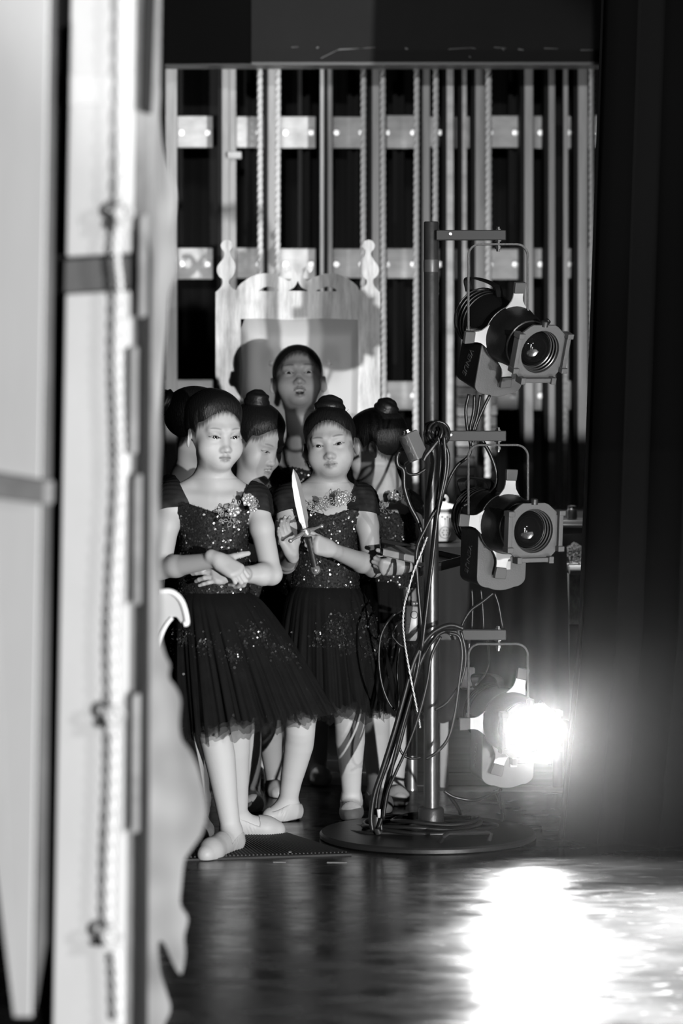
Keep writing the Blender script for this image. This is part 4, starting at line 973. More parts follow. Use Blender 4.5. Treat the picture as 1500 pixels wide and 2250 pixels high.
EYX, EYR, EYY, EYZ = .0295, .0128, .0580, .0
def head_prims(C, R, s, o):
    C = np.asarray(C, float)
    W = lambda x, y, z: C + R @ (np.array([x, y, z]) * s)
    E = lambda c, r, k, sub=False, rot=None: ell(W(*c), np.array(r) * s, R if rot is None else R @ rot, k * s, sub)
    Cp = lambda a, b, r1, r2, k, sub=False: rc(W(*a), W(*b), r1 * s, r2 * s, k * s, sub)
    rz = lambda a: np.array([[math.cos(a), -math.sin(a), 0], [math.sin(a), math.cos(a), 0], [0, 0, 1]])
    jw = o.get('jaw', 1.0); op = o.get('mouth', 0.0)
    skull = [E((0, -.018, .034), (.0705, .088, .075), .01), E((0, .020, -.024), (.0585 * jw, .0545, .063), .035),
             E((0, .028, -.056), (.045 * jw, .042, .034 + .3 * op), .025), E((.036, .043, -.032), (.026, .024, .027), .022), E((-.036, .043, -.032), (.026, .024, .027), .022),
             E((0, .056, -.071 - op * .6), (.020, .015, .012), .022)]
    f = list(skull)
    f += [Cp((.012, .0700, .020), (.038, .059, .020), .0055, .0055, .018), Cp((-.012, .0700, .020), (-.038, .059, .020), .0055, .0055, .018)]
    # sockets, nose
    for sx in (-1, 1): f.append(E((sx * EYX, .0865, .0005), (.019, .0145, .0105), .016, True))
    f += [Cp((0, .0645, .008), (0, .0800, -.029), .0052, .0066, .016), E((0, .0830, -.0315), (.0088, .0082, .0072), .008)]
    for sx in (-1, 1):
        f.append(E((sx * .0105, .0755, -.0345), (.0058, .0068, .0055), .007)); f.append(E((sx * .0062, .0835, -.0415), (.0034, .0042, .0030), .002, True))
    # lids over the eyeballs, then the openings
    for sx in (-1, 1):
        f.append(E((sx * EYX, EYY - .0012, 0), (.0150, .0147, .0138), .007))
    for sx in (-1, 1):
        f.append(eye_slot(C, R, s, sx, o))
    # lips
    zl = -.0535; d = op; mw = o.get('mw', 1.0)
    f += [Cp((-.0175 * mw, .0655, zl - .001), (-.003, .0755, zl + .0032), .0030, .0048, .005), Cp((.0175 * mw, .0655, zl - .001), (.003, .0755, zl + .0032), .0030, .0048, .005),
          Cp((-.014 * mw, .066, zl - .0055 - d), (0, .0740, zl - .0070 - d), .0034, .0052, .005), Cp((.014 * mw, .066, zl - .0055 - d), (0, .0740, zl - .0070 - d), .0034, .0052 * o.get('lipf', 1), .005)]
    f.append(Cp((-.018, .0700, zl - .0018), (0, .0800, zl - .0018), .0013, .0013, .0028, True)); f.append(Cp((.018, .0700, zl - .0018), (0, .0800, zl - .0018), .0013, .0013, .0028, True))
    if op > .001: f.append(E((0, .0735, zl - .002 - d * .55), (.0125, .013, .0028 + d * .62), .002, True))
    if op > .001:
        f.append(Cp((-.008, .0680, zl - .0025), (.008, .0680, zl - .0025), .0034, .0034, .0012))
        f.append(Cp((-.008, .0655, zl - .003 - d * 1.05), (.008, .0655, zl - .003 - d * 1.05), .0026, .0026, .0012))
    # ears
    eo = o.get('ear', 1.0)
    for sx in (-1, 1):
        rot = rz(sx * -.55 * eo)
        f.append(E((sx * .0705 * (.90 + .10 * eo), -.012, -.010), (.0060, .0145, .0255), .004, rot=rot))
        f.append(E((sx * (.0700 + .008 * eo), -.0095, -.006), (.0050, .0088, .0165), .003, True, rot=rot))
        f.append(E((sx * (.0655 + .007 * eo), -.011, -.007), (.0040, .0036, .0072), .003, rot=rot))
    return skull, f
def eye_slot(C, R, s, sx, o):
    w, hu, hd = .0125 * o.get('eyew', 1.0), .0040 * o.get('eye', 1.0), .0034 * o.get('eye', 1.0)
    a = (w*w - hu*hu) / (2*hu); b = (w*w - hd*hd) / (2*hd); tilt = sx * .10; iR = R.T
    def fn(X, Y, Z):
        dx, dy, dz = X - C[0], Y - C[1], Z - C[2]
        x = (iR[0,0]*dx + iR[0,1]*dy + iR[0,2]*dz) / s - sx * EYX; y = (iR[1,0]*dx + iR[1,1]*dy + iR[1,2]*dz) / s; z = (iR[2,0]*dx + iR[2,1]*dy + iR[2,2]*dz) / s - EYZ
        z = z - x * tilt
        f = np.maximum(np.hypot(x, z + a) - (a + hu), np.hypot(x, z - b) - (b + hd))
        return np.maximum(f, .055 - y) * s
    c = C + R @ (np.array([sx * EYX, .075, 0]) * s); m = .022 * s
    return Prim(fn, c - m, c + m, .0010 * s, True)
def sstep(a, b, x): t = np.clip((x - a) / (b - a), 0, 1); return t * t * (3 - 2 * t)
HY_ = np.array([-.2, -.09, -.06, -.03, -.008, .006, .016, .026, .036, .046, .056, .2]); HZ_ = np.array([-.062, -.062, -.050, -.030, .004, .0, -.006, .030, .048, .057, .061, .062])
def face_colour(V, C, R, s, o):
    q = (V - C) @ R / s; x, y, z = q[:, 0], q[:, 1], q[:, 2]; ax = np.abs(x); c = np.ones(len(V))
    fr = sstep(.035, .05, y)
    zb_ = .0205 + .0050 * np.sin(np.clip((ax - .011) / .034, 0, 1) * 2.2) - .0015 * (ax - .011) / .034
    wd = .0026 * (1 - .6 * sstep(.03, .046, ax)) * o.get('brow', 1.0)
    br = np.exp(-((z - zb_) / wd) ** 2) * sstep(.009, .020, ax) * (1 - sstep(.041, .047, ax)) * fr; c *= 1 - o.get('browk', .62) * br
    zl = -.0535; dm = o.get('mouth', 0); ax0 = ax; ax = ax / o.get('mw', 1.0)
    up = np.exp(-(((z - (zl + .002 - .004 * (ax / .018) ** 2)) / .0040) ** 2)) * (1 - sstep(.015, .020, ax)); lowr = np.exp(-(((z - (zl - .0070 - dm)) / .0048) ** 2)) * (1 - sstep(.012, .017, ax))
    c *= 1 - o.get('lip', .42) * np.maximum(up, lowr) * sstep(.056, .062, y)
    sl = np.exp(-(((z - zl + .0018) / .0014) ** 2)) * (1 - sstep(.016, .019, ax)) * sstep(.055, .062, y); c *= 1 - .45 * sl * (dm < .001); ax = ax0  # shade in the crease of closed lips painted into the colour
    for sx in (-1, 1):
        ex, ez = x - sx * EYX, z; ez = ez - ex * sx * .10; w = .0130; t = np.clip(ex / w, -1, 1)
        ztop = .0042 * o.get('eye', 1) * (1 - t * t); zbot = -.0034 * o.get('eye', 1) * (1 - t * t)
        on = (np.abs(ex) < .0158) * fr
        c *= 1 - o.get('liner', .6) * np.exp(-((ez - ztop) / .0016) ** 2) * on
        c *= 1 - o.get('liner', .6) * .55 * np.exp(-((ez - zbot) / .0012) ** 2) * on
        if o.get('shadow', 0): c *= 1 - o['shadow'] * np.exp(-((ez - .008) / .005) ** 2) * on
    if dm > .001:      # teeth inside the open mouth, dark cavity
        ins = (ax < .0115) & (y < .0725) & (y > .05) & (z < zl + .004) & (z > zl - .006 - dm * 1.15)
        tooth = ins & (y > .0650); c = np.where(ins, o.get('cav', .12), c); c = np.where(tooth & ((z > zl - .0065) | (z < zl - .0005 - dm * .95)), 1.25, c)
    hl = np.interp(y, HY_, HZ_) - 11 * x * x * sstep(.02, .05, y) + o.get('hline', 0) + .006 * sstep(.03, .05, y)
    c *= 1 - .8 * sstep(-.017, .001, z - hl + .004 * np.sin(x * 400) * np.sin(y * 350 + x * 900)) * (1 - sstep(-.075, -.060, -np.abs(x) - .0 * y) * 0)
    c *= 1 - .28 * np.exp(-(((z + .044) / .003) ** 2 + ((ax - .006) / .003) ** 2)) * (y > .07)  # nostril shade painted into the skin
    return c

def hair_mesh(C, R, s, skull, o, h, extra=[]):
    lo = C - .135 * s; hi = C + .155 * s
    g = Grid(lo, hi, h)
    for p in skull: g.apply(p)
    X, Y, Z = g.xyz(); dx, dy, dz = X - C[0], Y - C[1], Z - C[2]; iR = R.T / s
    x = iR[0,0]*dx + iR[0,1]*dy + iR[0,2]*dz; y = iR[1,0]*dx + iR[1,1]*dy + iR[1,2]*dz; z = iR[2,0]*dx + iR[2,1]*dy + iR[2,2]*dz
    hl = np.interp(y, HY_, HZ_) - 11 * x * x * sstep(.02, .05, y) + o.get('hline', 0) + .006 * sstep(.03, .05, y)
    hl = hl + .0005 * np.sin(x * 520 + 3 * np.sin(y * 300)) + .0004 * np.sin(x * 1130 + y * 700)
    gq = z - hl
    top = o.get('pomp', .006) * sstep(.03, .10, z) * (1 - sstep(.03, .075, y) * .4)
    ang = np.arctan2(x, z - .02) * 95
    t = -.004 + (.0088 + top + .0003 * np.sin(ang + 20 * y)) * sstep(-.020, .060, gq + .010)
    g.F = (g.F - (t * s).astype(F32)).astype(F32)
    for p in extra: g.apply(p)
    # keep clear of the ears
    for sx in (-1, 1): g.apply(ell(C + R @ (np.array([sx * .078, -.010, -.014]) * s), np.array([.011, .0175, .029]) * s, R, .004, True))
    V, Q = g.mesh(); q = (V - C) @ R / s; x, y, z = q[:, 0], q[:, 1], q[:, 2]
    hl = np.interp(y, HY_, HZ_) - 11 * x * x * sstep(.02, .05, y) + o.get('hline', 0) + .006 * sstep(.03, .05, y)
    return V, Q, np.clip((z - hl + .004) / .020, 0, 1)
def bun_mesh(c, up, r, tall, seed):
    """coiled bun: squashed ball whose surface spirals"""
    up = norm(up); x, y = perp(up); V = []; Q = []; n, m = 56, 34; rr = np.random.RandomState(seed); ph = rr.uniform(0, 6)
    for j in range(m + 1):
        t = math.pi * j / m
        for i in range(n):
            a = 2 * math.pi * i / n; sp_ = a * 1 + 9.0 * t + ph
            rad = r * (1 + .045 * math.sin(sp_ * 1.0) * math.sin(t) + .018 * math.sin(3 * a + 14 * t + ph) * math.sin(t))
            V.append(c + rad * math.sin(t) * (math.cos(a) * x + math.sin(a) * y) - rad * tall * math.cos(t) * up)
    for j in range(m):
        for i in range(n): Q.append((j*n+i, j*n+(i+1)%n, (j+1)*n+(i+1)%n, (j+1)*n+i))
    return np.array(V), np.array(Q)
def eye_ball(C, R, s, sx, gaze, parent, o):
    """one eyeball: sclera, iris and pupil by vertex colour"""
    c = C + R @ (np.array([sx * EYX, EYY, 0]) * s); fwd = norm(R @ norm(np.array([gaze[0], 1, gaze[1]]))); x, y = perp(fwd)
    V, Q, cl = [], [], []; n = 28; ths = [0.02, .08, .15, .19, .21, .30, .40, .46, .54, .58, .7, .9, 1.2, 1.6]
    for t in ths:
        for i in range(n):
            a = 2 * math.pi * i / n; V.append(c + EYR * s * (math.cos(t) * fwd + math.sin(t) * (math.cos(a) * x + math.sin(a) * y)))
            cl.append(.004 if t < .2 else (.016 if t < .56 else .42))
    for j in range(len(ths) - 1):
        for i in range(n): Q.append((j*n+i, j*n+(i+1)%n, (j+1)*n+(i+1)%n, (j+1)*n+i))
    Q = np.array(Q); return np_mesh('eye', np.array(V), Q, M_EYE, parent, np.array(cl))

def hand_prims(w, d, n, th, s=1.0, curls=((25, 30, 20),) * 4, spread=4.0, thumb=(.55, .6, .1, 20), fan=0.0, thick=1.0):
    """hand from wrist w along d; n = back of the hand, th = thumb-side direction; curls per finger in degrees"""
    d = norm(d); n = norm(n - d * np.dot(n, d)); t = norm(np.cross(n, d)); t = t if np.dot(t, th) > 0 else -t
    w = np.asarray(w, float); out = []; kx = [.0185, .0062, -.0062, -.0178]; ky = [.060, .063, .060, .054]
    for i in range(4):
        a = w + t * kx[i] * .55 * s + d * .008 * s; b = w + (t * kx[i] + d * ky[i]) * s
        out.append(rc(a, b, .0125 * s * thick, .0098 * s * thick, .009))
    out.append(rc(w + (t * .010 + d * .02 - n * .006) * s, w + (t * .016 + d * .045 - n * .006) * s, .013 * s, .010 * s, .009))
    out.append(rc(w + (-t * .012 + d * .015 - n * .005) * s, w + (-t * .016 + d * .045 - n * .004) * s, .012 * s, .009 * s, .009))
    out.append(rc(w - d * .02 * s, w + d * .015 * s, .0165 * s, .016 * s, .01, flat=n, f=1.25))
    ln = [(.029, .019, .015), (.032, .021, .016), (.030, .020, .016), (.024, .015, .014)]; rr = [.0074, .0076, .0072, .0063]
    for i in range(4):
        q = w + (t * kx[i] + d * ky[i]) * s; sp_ = math.radians(spread * (1.5 - i) + fan); f0 = norm(d * math.cos(sp_) + t * math.sin(sp_)); ang = 0
        for j in range(3):
            ang += math.radians(curls[i][j]); dd = f0 * math.cos(ang) - n * math.sin(ang); e = q + dd * ln[i][j] * s
            r1 = rr[i] * (1 - .10 * j) * s; out.append(rc(q, e, r1, r1 * .88, .0028)); q = e
    # thumb leaves the side of the palm near its base
    bt, bd, bn, cu = thumb; q = w + (t * .014 + d * .014 - n * .004) * s; dd = norm(t * bt + d * bd - n * bn)
    e = q + dd * .030 * s; out.append(rc(q, e, .0125 * s, .0090 * s, .009)); side = norm(np.cross(n, d)) * (1 if np.dot(np.cross(n, d), t) > 0 else -1)
    for L_, r1, r2 in ((.024, .0086, .0078), (.019, .0078, .0064)):
        q = e; c_ = math.radians(cu); dd = norm(dd * math.cos(c_) + norm(d - dd * np.dot(d, dd)) * math.sin(c_)); e = q + dd * L_ * s; out.append(rc(q, e, r1 * s, r2 * s, .003))
    return out

def arm_prims(sh, el, wr, s=1.0):
    sh, el, wr = map(lambda q: np.asarray(q, float), (sh, el, wr)); ua = lerp(sh, el, .38); fa = lerp(el, wr, .28)
    return [rc(sh, ua, .032 * s, .030 * s, .02), rc(ua, el, .030 * s, .0265 * s, .012), rc(el, fa, .0262 * s, .0272 * s, .012), rc(fa, wr, .0270 * s, .0185 * s, .012)]

def scatter(V, Q, n, seed, sel, size, m, parent, name, tilt=.35, flat_kind='stuff', lift=.0012):
    """small six-sided discs over the chosen faces of a mesh (sequins, beads)"""
    r = np.random.RandomState(seed); A = V[Q[:, 0]]; B = V[Q[:, 1]]; Cc = V[Q[:, 2]]; D_ = V[Q[:, 3]]
    nr = np.cross(Cc - A, D_ - B); ar = np.linalg.norm(nr, axis=1); nr = nr / (ar[:, None] + 1e-12); cen = (A + B + Cc + D_) / 4
    w = ar * sel(cen, nr); w = w / w.sum(); pick = r.choice(len(Q), n, p=w); u = r.uniform(0, 1, (n, 2))
    p = (A[pick] * (1-u[:, :1]) + B[pick] * u[:, :1]) * (1-u[:, 1:]) + (D_[pick] * (1-u[:, :1]) + Cc[pick] * u[:, :1]) * u[:, 1:]
    nn = nr[pick] + r.normal(0, tilt, (n, 3)); nn /= np.linalg.norm(nn, axis=1)[:, None]
    x = np.cross(nn, np.where(np.abs(nn[:, 2:]) < .9, [[0, 0, 1.]], [[1., 0, 0]])); x /= np.linalg.norm(x, axis=1)[:, None]; y = np.cross(nn, x); sz = size * r.uniform(.75, 1.2, n)[:, None]
    p = p + nr[pick] * lift; vs = np.stack([p + sz * (math.cos(a) * x + math.sin(a) * y) for a in np.arange(6) * math.pi / 3], 1).reshape(-1, 3)
    return np_mesh(name, vs, np.arange(6 * n).reshape(n, 6), m, parent, kind=flat_kind, smooth=False)

def flower(c, nrm_, r, parent, seed, m=None):
    """appliqué flower: two rings of cupped petals and a bead centre"""
    nrm_ = norm(nrm_); x, y = perp(nrm_); V, Q = [], []; rr = np.random.RandomState(seed)
    for ring, (k, rad, lift) in enumerate(((7, r, .002), (6, r * .62, .005))):
        for i in range(k):
            a = 2 * math.pi * (i + .5 * ring) / k + rr.uniform(-.1, .1); d = math.cos(a) * x + math.sin(a) * y; e = -math.sin(a) * x + math.cos(a) * y; b0 = len(V)
            for (u, w, l) in ((.12, .08, 0), (.45, .30, .003), (.8, .36, .004), (1.0, .16, .001)):
                for sg in (-1, 0, 1): V.append(c + rad * (u * d + sg * w * e) + nrm_ * (lift + l * (1 if sg else .3)))
            for j in range(3):
                for q in range(2): Q.append((b0+3*j+q, b0+3*j+q+1, b0+3*j+q+4, b0+3*j+q+3))
    f = np_mesh('flower', np.array(V), np.array(Q), m or M_APPL, parent)
    return f
def loops(c, nrm_, spread, n, parent, seed, along=None, name='cord_loops'):
    nrm_ = norm(nrm_); x, y = perp(nrm_); x = norm(along - nrm_ * np.dot(along, nrm_)) if along is not None else x; y = np.cross(nrm_, x); rr = np.random.RandomState(seed); mb = MB()
    for i in range(n):
        q = c + x * rr.uniform(-1, 1) * spread[0] + y * rr.uniform(-1, 1) * spread[1] + nrm_ * .004; a = rr.uniform(0, 6.28); d = math.cos(a) * x + math.sin(a) * y; e = np.cross(nrm_, d); L_ = rr.uniform(.007, .013)
        mb.tube([q + d * L_ * (1 - math.cos(t)) / 2 + e * L_ * .35 * math.sin(t) + nrm_ * .002 * math.sin(t / 2) for t in np.linspace(0, 2 * math.pi, 9)], .0009, 4)
        if i % 2 == 0: mb.sphere(q + d * L_ * 1.1, .0022, 6, 4)
    return mb.build(name, M_APPL, parent, kind='stuff', angle=180)

def skirt(waist, wr, hem, hr, tilt, parent, seed, layers=4, lace=True, yaw=0.0, n=220, front=0.0):
    r = np.random.RandomState(seed); waist = np.asarray(waist, float); hem = np.asarray(hem, float)
    root = None; keep = None
    for L_ in range(layers):
        V = []; rows = 16; ph = [r.uniform(0, 6.28) for _ in range(6)]; sc_ = 1 - .055 * L_
        for j in range(rows + 1):
            t = j / rows; b = t ** .58 if L_ < 3 else t ** .75
            for i in range(n):
                a = 2 * math.pi * i / n; ru = (.045 * math.sin(23 * a + ph[0]) + .035 * math.sin(37 * a + ph[1] + 1.5 * t) + .03 * math.sin(11 * a + ph[2]) + .02 * math.sin(61 * a + ph[3])) * t ** .8
                rx = wr[0] + (hr[0] * sc_ - wr[0]) * b; ry = wr[1] + (hr[1] * sc_ - wr[1]) * b
                jag = (.006 * math.sin(13 * a + ph[4]) + .004 * math.sin(31 * a + ph[5]) + .0025 * math.sin(71 * a) + r.uniform(-.0012, .0012)) * (j == rows)
                cx = waist[0] + (hem[0] - waist[0]) * t ** .85; cy = waist[1] + (hem[1] - waist[1]) * t
                z = waist[2] + (hem[2] - waist[2] + (.004, .020, .034, .046)[L_ % 4] - .012) * t + tilt * math.cos(a) * rx * t * t * 1.0 + jag
                V.append((cx + rx * (1 + ru) * math.cos(a), cy + ry * (1 + ru) * math.sin(a), z))
        Q = np.array([(j*n+i, j*n+(i+1)%n, (j+1)*n+(i+1)%n, (j+1)*n+i) for j in range(rows) for i in range(n)]); V = np.array(V)
        if L_ == 0:
            root = np_mesh('skirt', V, Q[:, ::-1] if False else Q, M_TULLE, parent); keep = (V, Q)
        else:
            np_mesh('tulle_layer' if L_ < layers - 1 else 'skirt_lining', V, Q, M_TULLE if L_ < layers - 1 else M_TULLE_IN, root)
    return root, keep

def leg_prims(hip, knee, ank, toe, s=1.0):
    hip, knee, ank, toe = map(lambda q: np.asarray(q, float), (hip, knee, ank, toe)); fd = norm((toe - ank) * (1, 1, 0)); calf = lerp(knee, ank, .28) - fd * .005 * s
    heel = np.array([ank[0], ank[1], .024 * s]) - fd * .016 * s
    pth = spline([hip, lerp(hip, knee, .5), knee, calf, lerp(knee, ank, .72), ank], 4); rad = np.interp(np.linspace(0, 5, len(pth)), [0, 1, 2, 3, 4, 5], [.060, .052, .0415, .0405, .0295, .0250])
    P1 = [rc(pth[i], pth[i+1], rad[i] * s, rad[i+1] * s, .0003) for i in range(len(pth) - 1)]
    ball = np.array([toe[0], toe[1], .020 * s]) - fd * .045 * s; tt = np.array([toe[0], toe[1], .015 * s]) - fd * .014 * s
    ft = [rc(ank, heel, .0245 * s, .0225 * s, .012), rc(ank - (0, 0, .008), ball, .024 * s, .0225 * s, .02), rc(heel, ball, .0215 * s, .0240 * s, .018), rc(ball, tt, .0240 * s, .0195 * s, .02)]
    return P1, ft, fd

def person(label, head, shoulders, waist, hips, arms, legs, sk, o, fine=True, hh=.0016, seed=1):
    """head=(centre, (yaw,pitch,roll), scale); shoulders=(left-of-view, right-of-view); arms: list of (elbow, wrist, hand dict or None)"""
    C, ypr, s = head; C = np.asarray(C, float); R = head_frame(*ypr)
    shl, shr = np.asarray(shoulders[0], float), np.asarray(shoulders[1], float); mid = (shl + shr) / 2; across = norm(shr - shl); bs = o.get('body', 1.0)
    fwd = norm(np.cross(across, (0, 0, -1.0))); fwd = fwd * (1 if fwd[1] < 0 or o.get('away') else -1)
    if o.get('fwd') is not None: fwd = norm(np.asarray(o['fwd'], float))
    waist = np.asarray(waist, float); hips = np.asarray(hips, float)
    root = thing('person', label, 'person', (hips[0], hips[1], 0), 'children in dance costume')
    skull, hp = head_prims(C, R, s, o)
    nb = mid + (0, 0, .034 * bs) - fwd * .006
    nt = C + R @ (np.array([0, -.022, -.055]) * s)
    neck = [rc(nt, nb, .0365 * s * o.get('neck', 1), .0385 * bs * o.get('neck', 1), .022)]
    chest = mid - (0, 0, .062 * bs)
    torso = [rc(chest, waist, .083 * bs, .076 * bs, .02, flat=fwd, f=1.42), rc(waist, hips, .076 * bs, .094 * bs, .04, flat=fwd, f=1.3), rc(shl + across * .026 - (0, 0, .022), shr - across * .026 - (0, 0, .022), .034 * bs, .034 * bs, .05, flat=fwd, f=1.15)]
    traps = [rc(lerp(nt, nb, .75) - fwd * .012, shl + across * .012 + (0, 0, .004), .033 * bs, .023 * bs, .035), rc(lerp(nt, nb, .75) - fwd * .012, shr - across * .012 + (0, 0, .004), .033 * bs, .023 * bs, .035)]
    clav = [rc(nb + across * sg * .012 - (0, 0, .030 * bs) + fwd * .040 * bs, (shr if sg > 0 else shl) - across * sg * .012 + fwd * .018, .0065, .006, .022) for sg in (-1, 1)]
    ap = []
    for (sh, (el, wr, hd)) in zip((shl, shr), arms):
        if el is None: ap.append(rc(sh, sh - (0, 0, .17), .031 * bs, .027 * bs, .02)); continue
        ap += arm_prims(sh, el, wr, bs * o.get('arm', 1))
        if hd: ap += hand_prims(wr, **hd)
    body = torso + traps + clav + neck
    # --- head mesh (fine) and body mesh, joined as one skin object
    zc = lerp(nt, nb, .45)[2]
    all_ = torso + traps + clav + neck + hp
    if fine:
        g = Grid(C - np.array([.105, .115, .125]) * s, C + np.array([.105, .115, .125]) * s, hh)
    else: g = Grid(C - np.array([.105, .115, .125]) * s, C + np.array([.105, .115, .125]) * s, .0026)
    for p in all_: g.apply(p)
    V1, Q1 = g.mesh(); c1 = face_colour(V1, C, R, s, o)
    pts = [q for (a, b, _) in arms if a is not None for q in (a, b)] + [shl, shr, hips, nt]; pts = np.array(pts)
    hands = [np.asarray(b, float) + norm(h['d']) * .07 for (a, b, h) in arms if h]
    if hands: pts = np.vstack([pts, hands])
    lo, hi = pts.min(0) - .10, pts.max(0) + .10; hi[2] = max(nt[2], mid[2]) + .035; lo[2] = min(pts[:, 2].min() - .06, hips[2] - .09)
    g2 = Grid(lo, hi, .0024 if fine else .0036)
    for p in body + hp: g2.apply(p)
    # limbs in their own field so a forearm lying on the chest keeps its own edge
    g3 = Grid(lo, hi, .0024 if fine else .0036)
    for p in ap: g3.apply(p)
    sh_ = ap and True
    k = .014; hh_ = np.maximum(k - np.abs(g2.F - g3.F), 0) / k; X, Y, Z = g2.xyz()
    near = np.zeros((1, 1, 1), F32)
    for sh in (shl, shr): near = np.maximum(near, 1 - sstep(.05, .10, np.sqrt((X - sh[0])**2 + (Y - sh[1])**2 + (Z - sh[2])**2)))
    tor = g2.F.copy(); g2.F = (np.minimum(g2.F, g3.F) - hh_ * hh_ * k * .25 * (near + .05)).astype(F32)
    V2, Q2 = g2.mesh()
    # drop the part of the body mesh that the fine head mesh covers
    loc = (V2 - C); inside = (np.abs(loc) < np.array([.105, .115, .125]) * s - .008).all(1); Q2 = Q2[~inside[Q2].all(1)]
    used = np.unique(Q2); mp = np.full(len(V2), -1); mp[used] = np.arange(len(used)); V2 = V2[used]; Q2 = mp[Q2]
    V = np.vstack([V1, V2]); Q = np.vstack([Q1, Q2 + len(V1)]); cols = np.concatenate([c1, np.ones(len(V2))]) * o.get('skin_shade', 1.0)  # skin darkened per girl, shadow on the back row painted in
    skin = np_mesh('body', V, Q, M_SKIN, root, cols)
    if o.get('eyes', True):
        for sx in (-1, 1): eye_ball(C, R, s, sx, o.get('gaze', (0, 0)), root, o)
    # --- hair and bun
    ex = []
    if 'bun' in o:
        bl, br_, bt = o['bun']; bc = C + R @ (np.array(bl) * s); up = norm(R @ norm(np.array(bl) - np.array([0, -.015, .03])))
        ex = [rc(C + R @ (np.array([0, -.02, .03]) * s), bc, .040 * s, br_ * .35, .02)]
    hv, hq, hroot = hair_mesh(C, R, s, skull, o, .0020 if fine else .003, ex)
    hair = np_mesh('hair', hv, hq, M_HAIR, root, hroot, attr='Root')
    if 'bun' in o:
        bv, bq = bun_mesh(bc, up, br_, bt, seed); np_mesh('bun', bv, bq, M_BUN, hair)
    # flyaway wisps at the hairline
    wm = MB(); rw = np.random.RandomState(seed + 50)
    for i in range(16 if fine else 6):
        xx = rw.uniform(-.05, .05); b0 = np.array([xx, .066 - 9 * xx * xx, .066 - 6 * xx * xx]); b1 = b0 + (rw.uniform(-.012, .012), -.03, .03); b2 = b1 + (rw.uniform(-.02, .02), -.03, .012)
        wm.tube(spline([C + R @ (q * s) for q in (b0, b1, b2)], 4), [.0004] * 9, 3)
    wm.build('flyaway_hairs', M_BUN, hair, kind='stuff')
    # --- bodice: the torso grown a little, cut at neckline and waist
    bz = .0030 if fine else .004
    g4 = Grid(np.minimum(chest, hips) - np.array([.15, .15, .02]), np.maximum(shl, shr) + np.array([.06, .15, .02]), bz)
    g4 = Grid(np.array([min(shl[0], hips[0]) - .06, min(mid[1], hips[1]) - .13, hips[2] - .03]), np.array([max(shr[0], hips[0]) + .06, max(mid[1], hips[1]) + .13, max(shl[2], shr[2]) + .03]), bz)
    for p in torso: g4.apply(p, .0055)
    X, Y, Z = g4.xyz(); u = (X - mid[0]) * across[0] + (Y - mid[1]) * across[1]; v = (X - mid[0]) * fwd[0] + (Y - mid[1]) * fwd[1]
    tz = lerp(mid[2], mid[2], 0); zn = mid[2] + o.get('neckline', -.030) + np.minimum(.32 * np.abs(u - .012), .034) - .02 * np.exp(-(u / .02) ** 2) * 0
    zn = np.where(v < 0, mid[2] - .01 + .1 * np.abs(u), zn)
    cut = np.maximum(Z - zn, np.abs(u) - .118 * bs); cut = np.maximum(cut, (waist[2] + hips[2]) / 2 - .035 - Z + 0 * X)
    g4.F = np.maximum(g4.F, cut.astype(F32)); bv, bq = g4.mesh(); dress = np_mesh('bodice', bv, bq, M_DRESS, root)
    fs = lambda cen, nr: np.where(nr @ fwd > -.2, 1.0, .03)
    if fine or o.get('seq'):
        scatter(bv, bq, o.get('seqd', 2600), seed, fs, .0028, M_SEQD, dress, 'dark_sequins', .30)
        scatter(bv, bq, o.get('seq', 420), seed + 1, fs, .0027, M_SEQ, dress, 'bright_sequins', .42, lift=.002)
    # sheer cap sleeves
    for i, (sh, (el, wr, hd)) in enumerate(zip((shl, shr), arms)):
        e = np.asarray(el, float) if el is not None else sh - (0, 0, .17); L_ = np.linalg.norm(e - sh); dd = (e - sh) / L_
        g5 = Grid(np.minimum(sh, sh + dd * .09) - .065, np.maximum(sh, sh + dd * .09) + .065, .003)
        for p in [rc(sh, e, .032 * bs, .028 * bs, .02)] + torso[2:] + traps: g5.apply(p, .0065)
        X, Y, Z = g5.xyz(); t = (X - sh[0]) * dd[0] + (Y - sh[1]) * dd[1] + (Z - sh[2]) * dd[2]; u = ((X - mid[0]) * across[0] + (Y - mid[1]) * across[1]) * (1 if i else -1); v = (X - sh[0]) * fwd[0] + (Y - sh[1]) * fwd[1]
        half = np.linalg.norm(shr - shl) / 2
        pleat = .0012 * np.sin(t * 420 + v * 160)
        cut = np.maximum(t - .036 - .25 * (u - half), (half - .040) - u - .55 * (sh[2] - Z)); cut = np.maximum(cut, Z - (sh[2] + .050))
        g5.F = np.maximum(g5.F + pleat.astype(F32), cut.astype(F32)); sv, sq = g5.mesh()
        if len(sq): np_mesh('sleeve', sv, sq, M_SLEEVE, dress)
    # flower trim on the (viewer's right) strap
    for (q, r_, kk) in o.get('flowers', []):
        q = np.asarray(q, float); flower(q, fwd + across * .15 + np.array([0, 0, .15]), r_, dress, seed + kk, M_APPL if kk < 9 else M_APPLD)
    for (q, sp_, n_, kk, al) in o.get('loops', []): loops(np.asarray(q, float), fwd + np.array([0, 0, .1]), sp_, n_, dress, seed + kk, al)
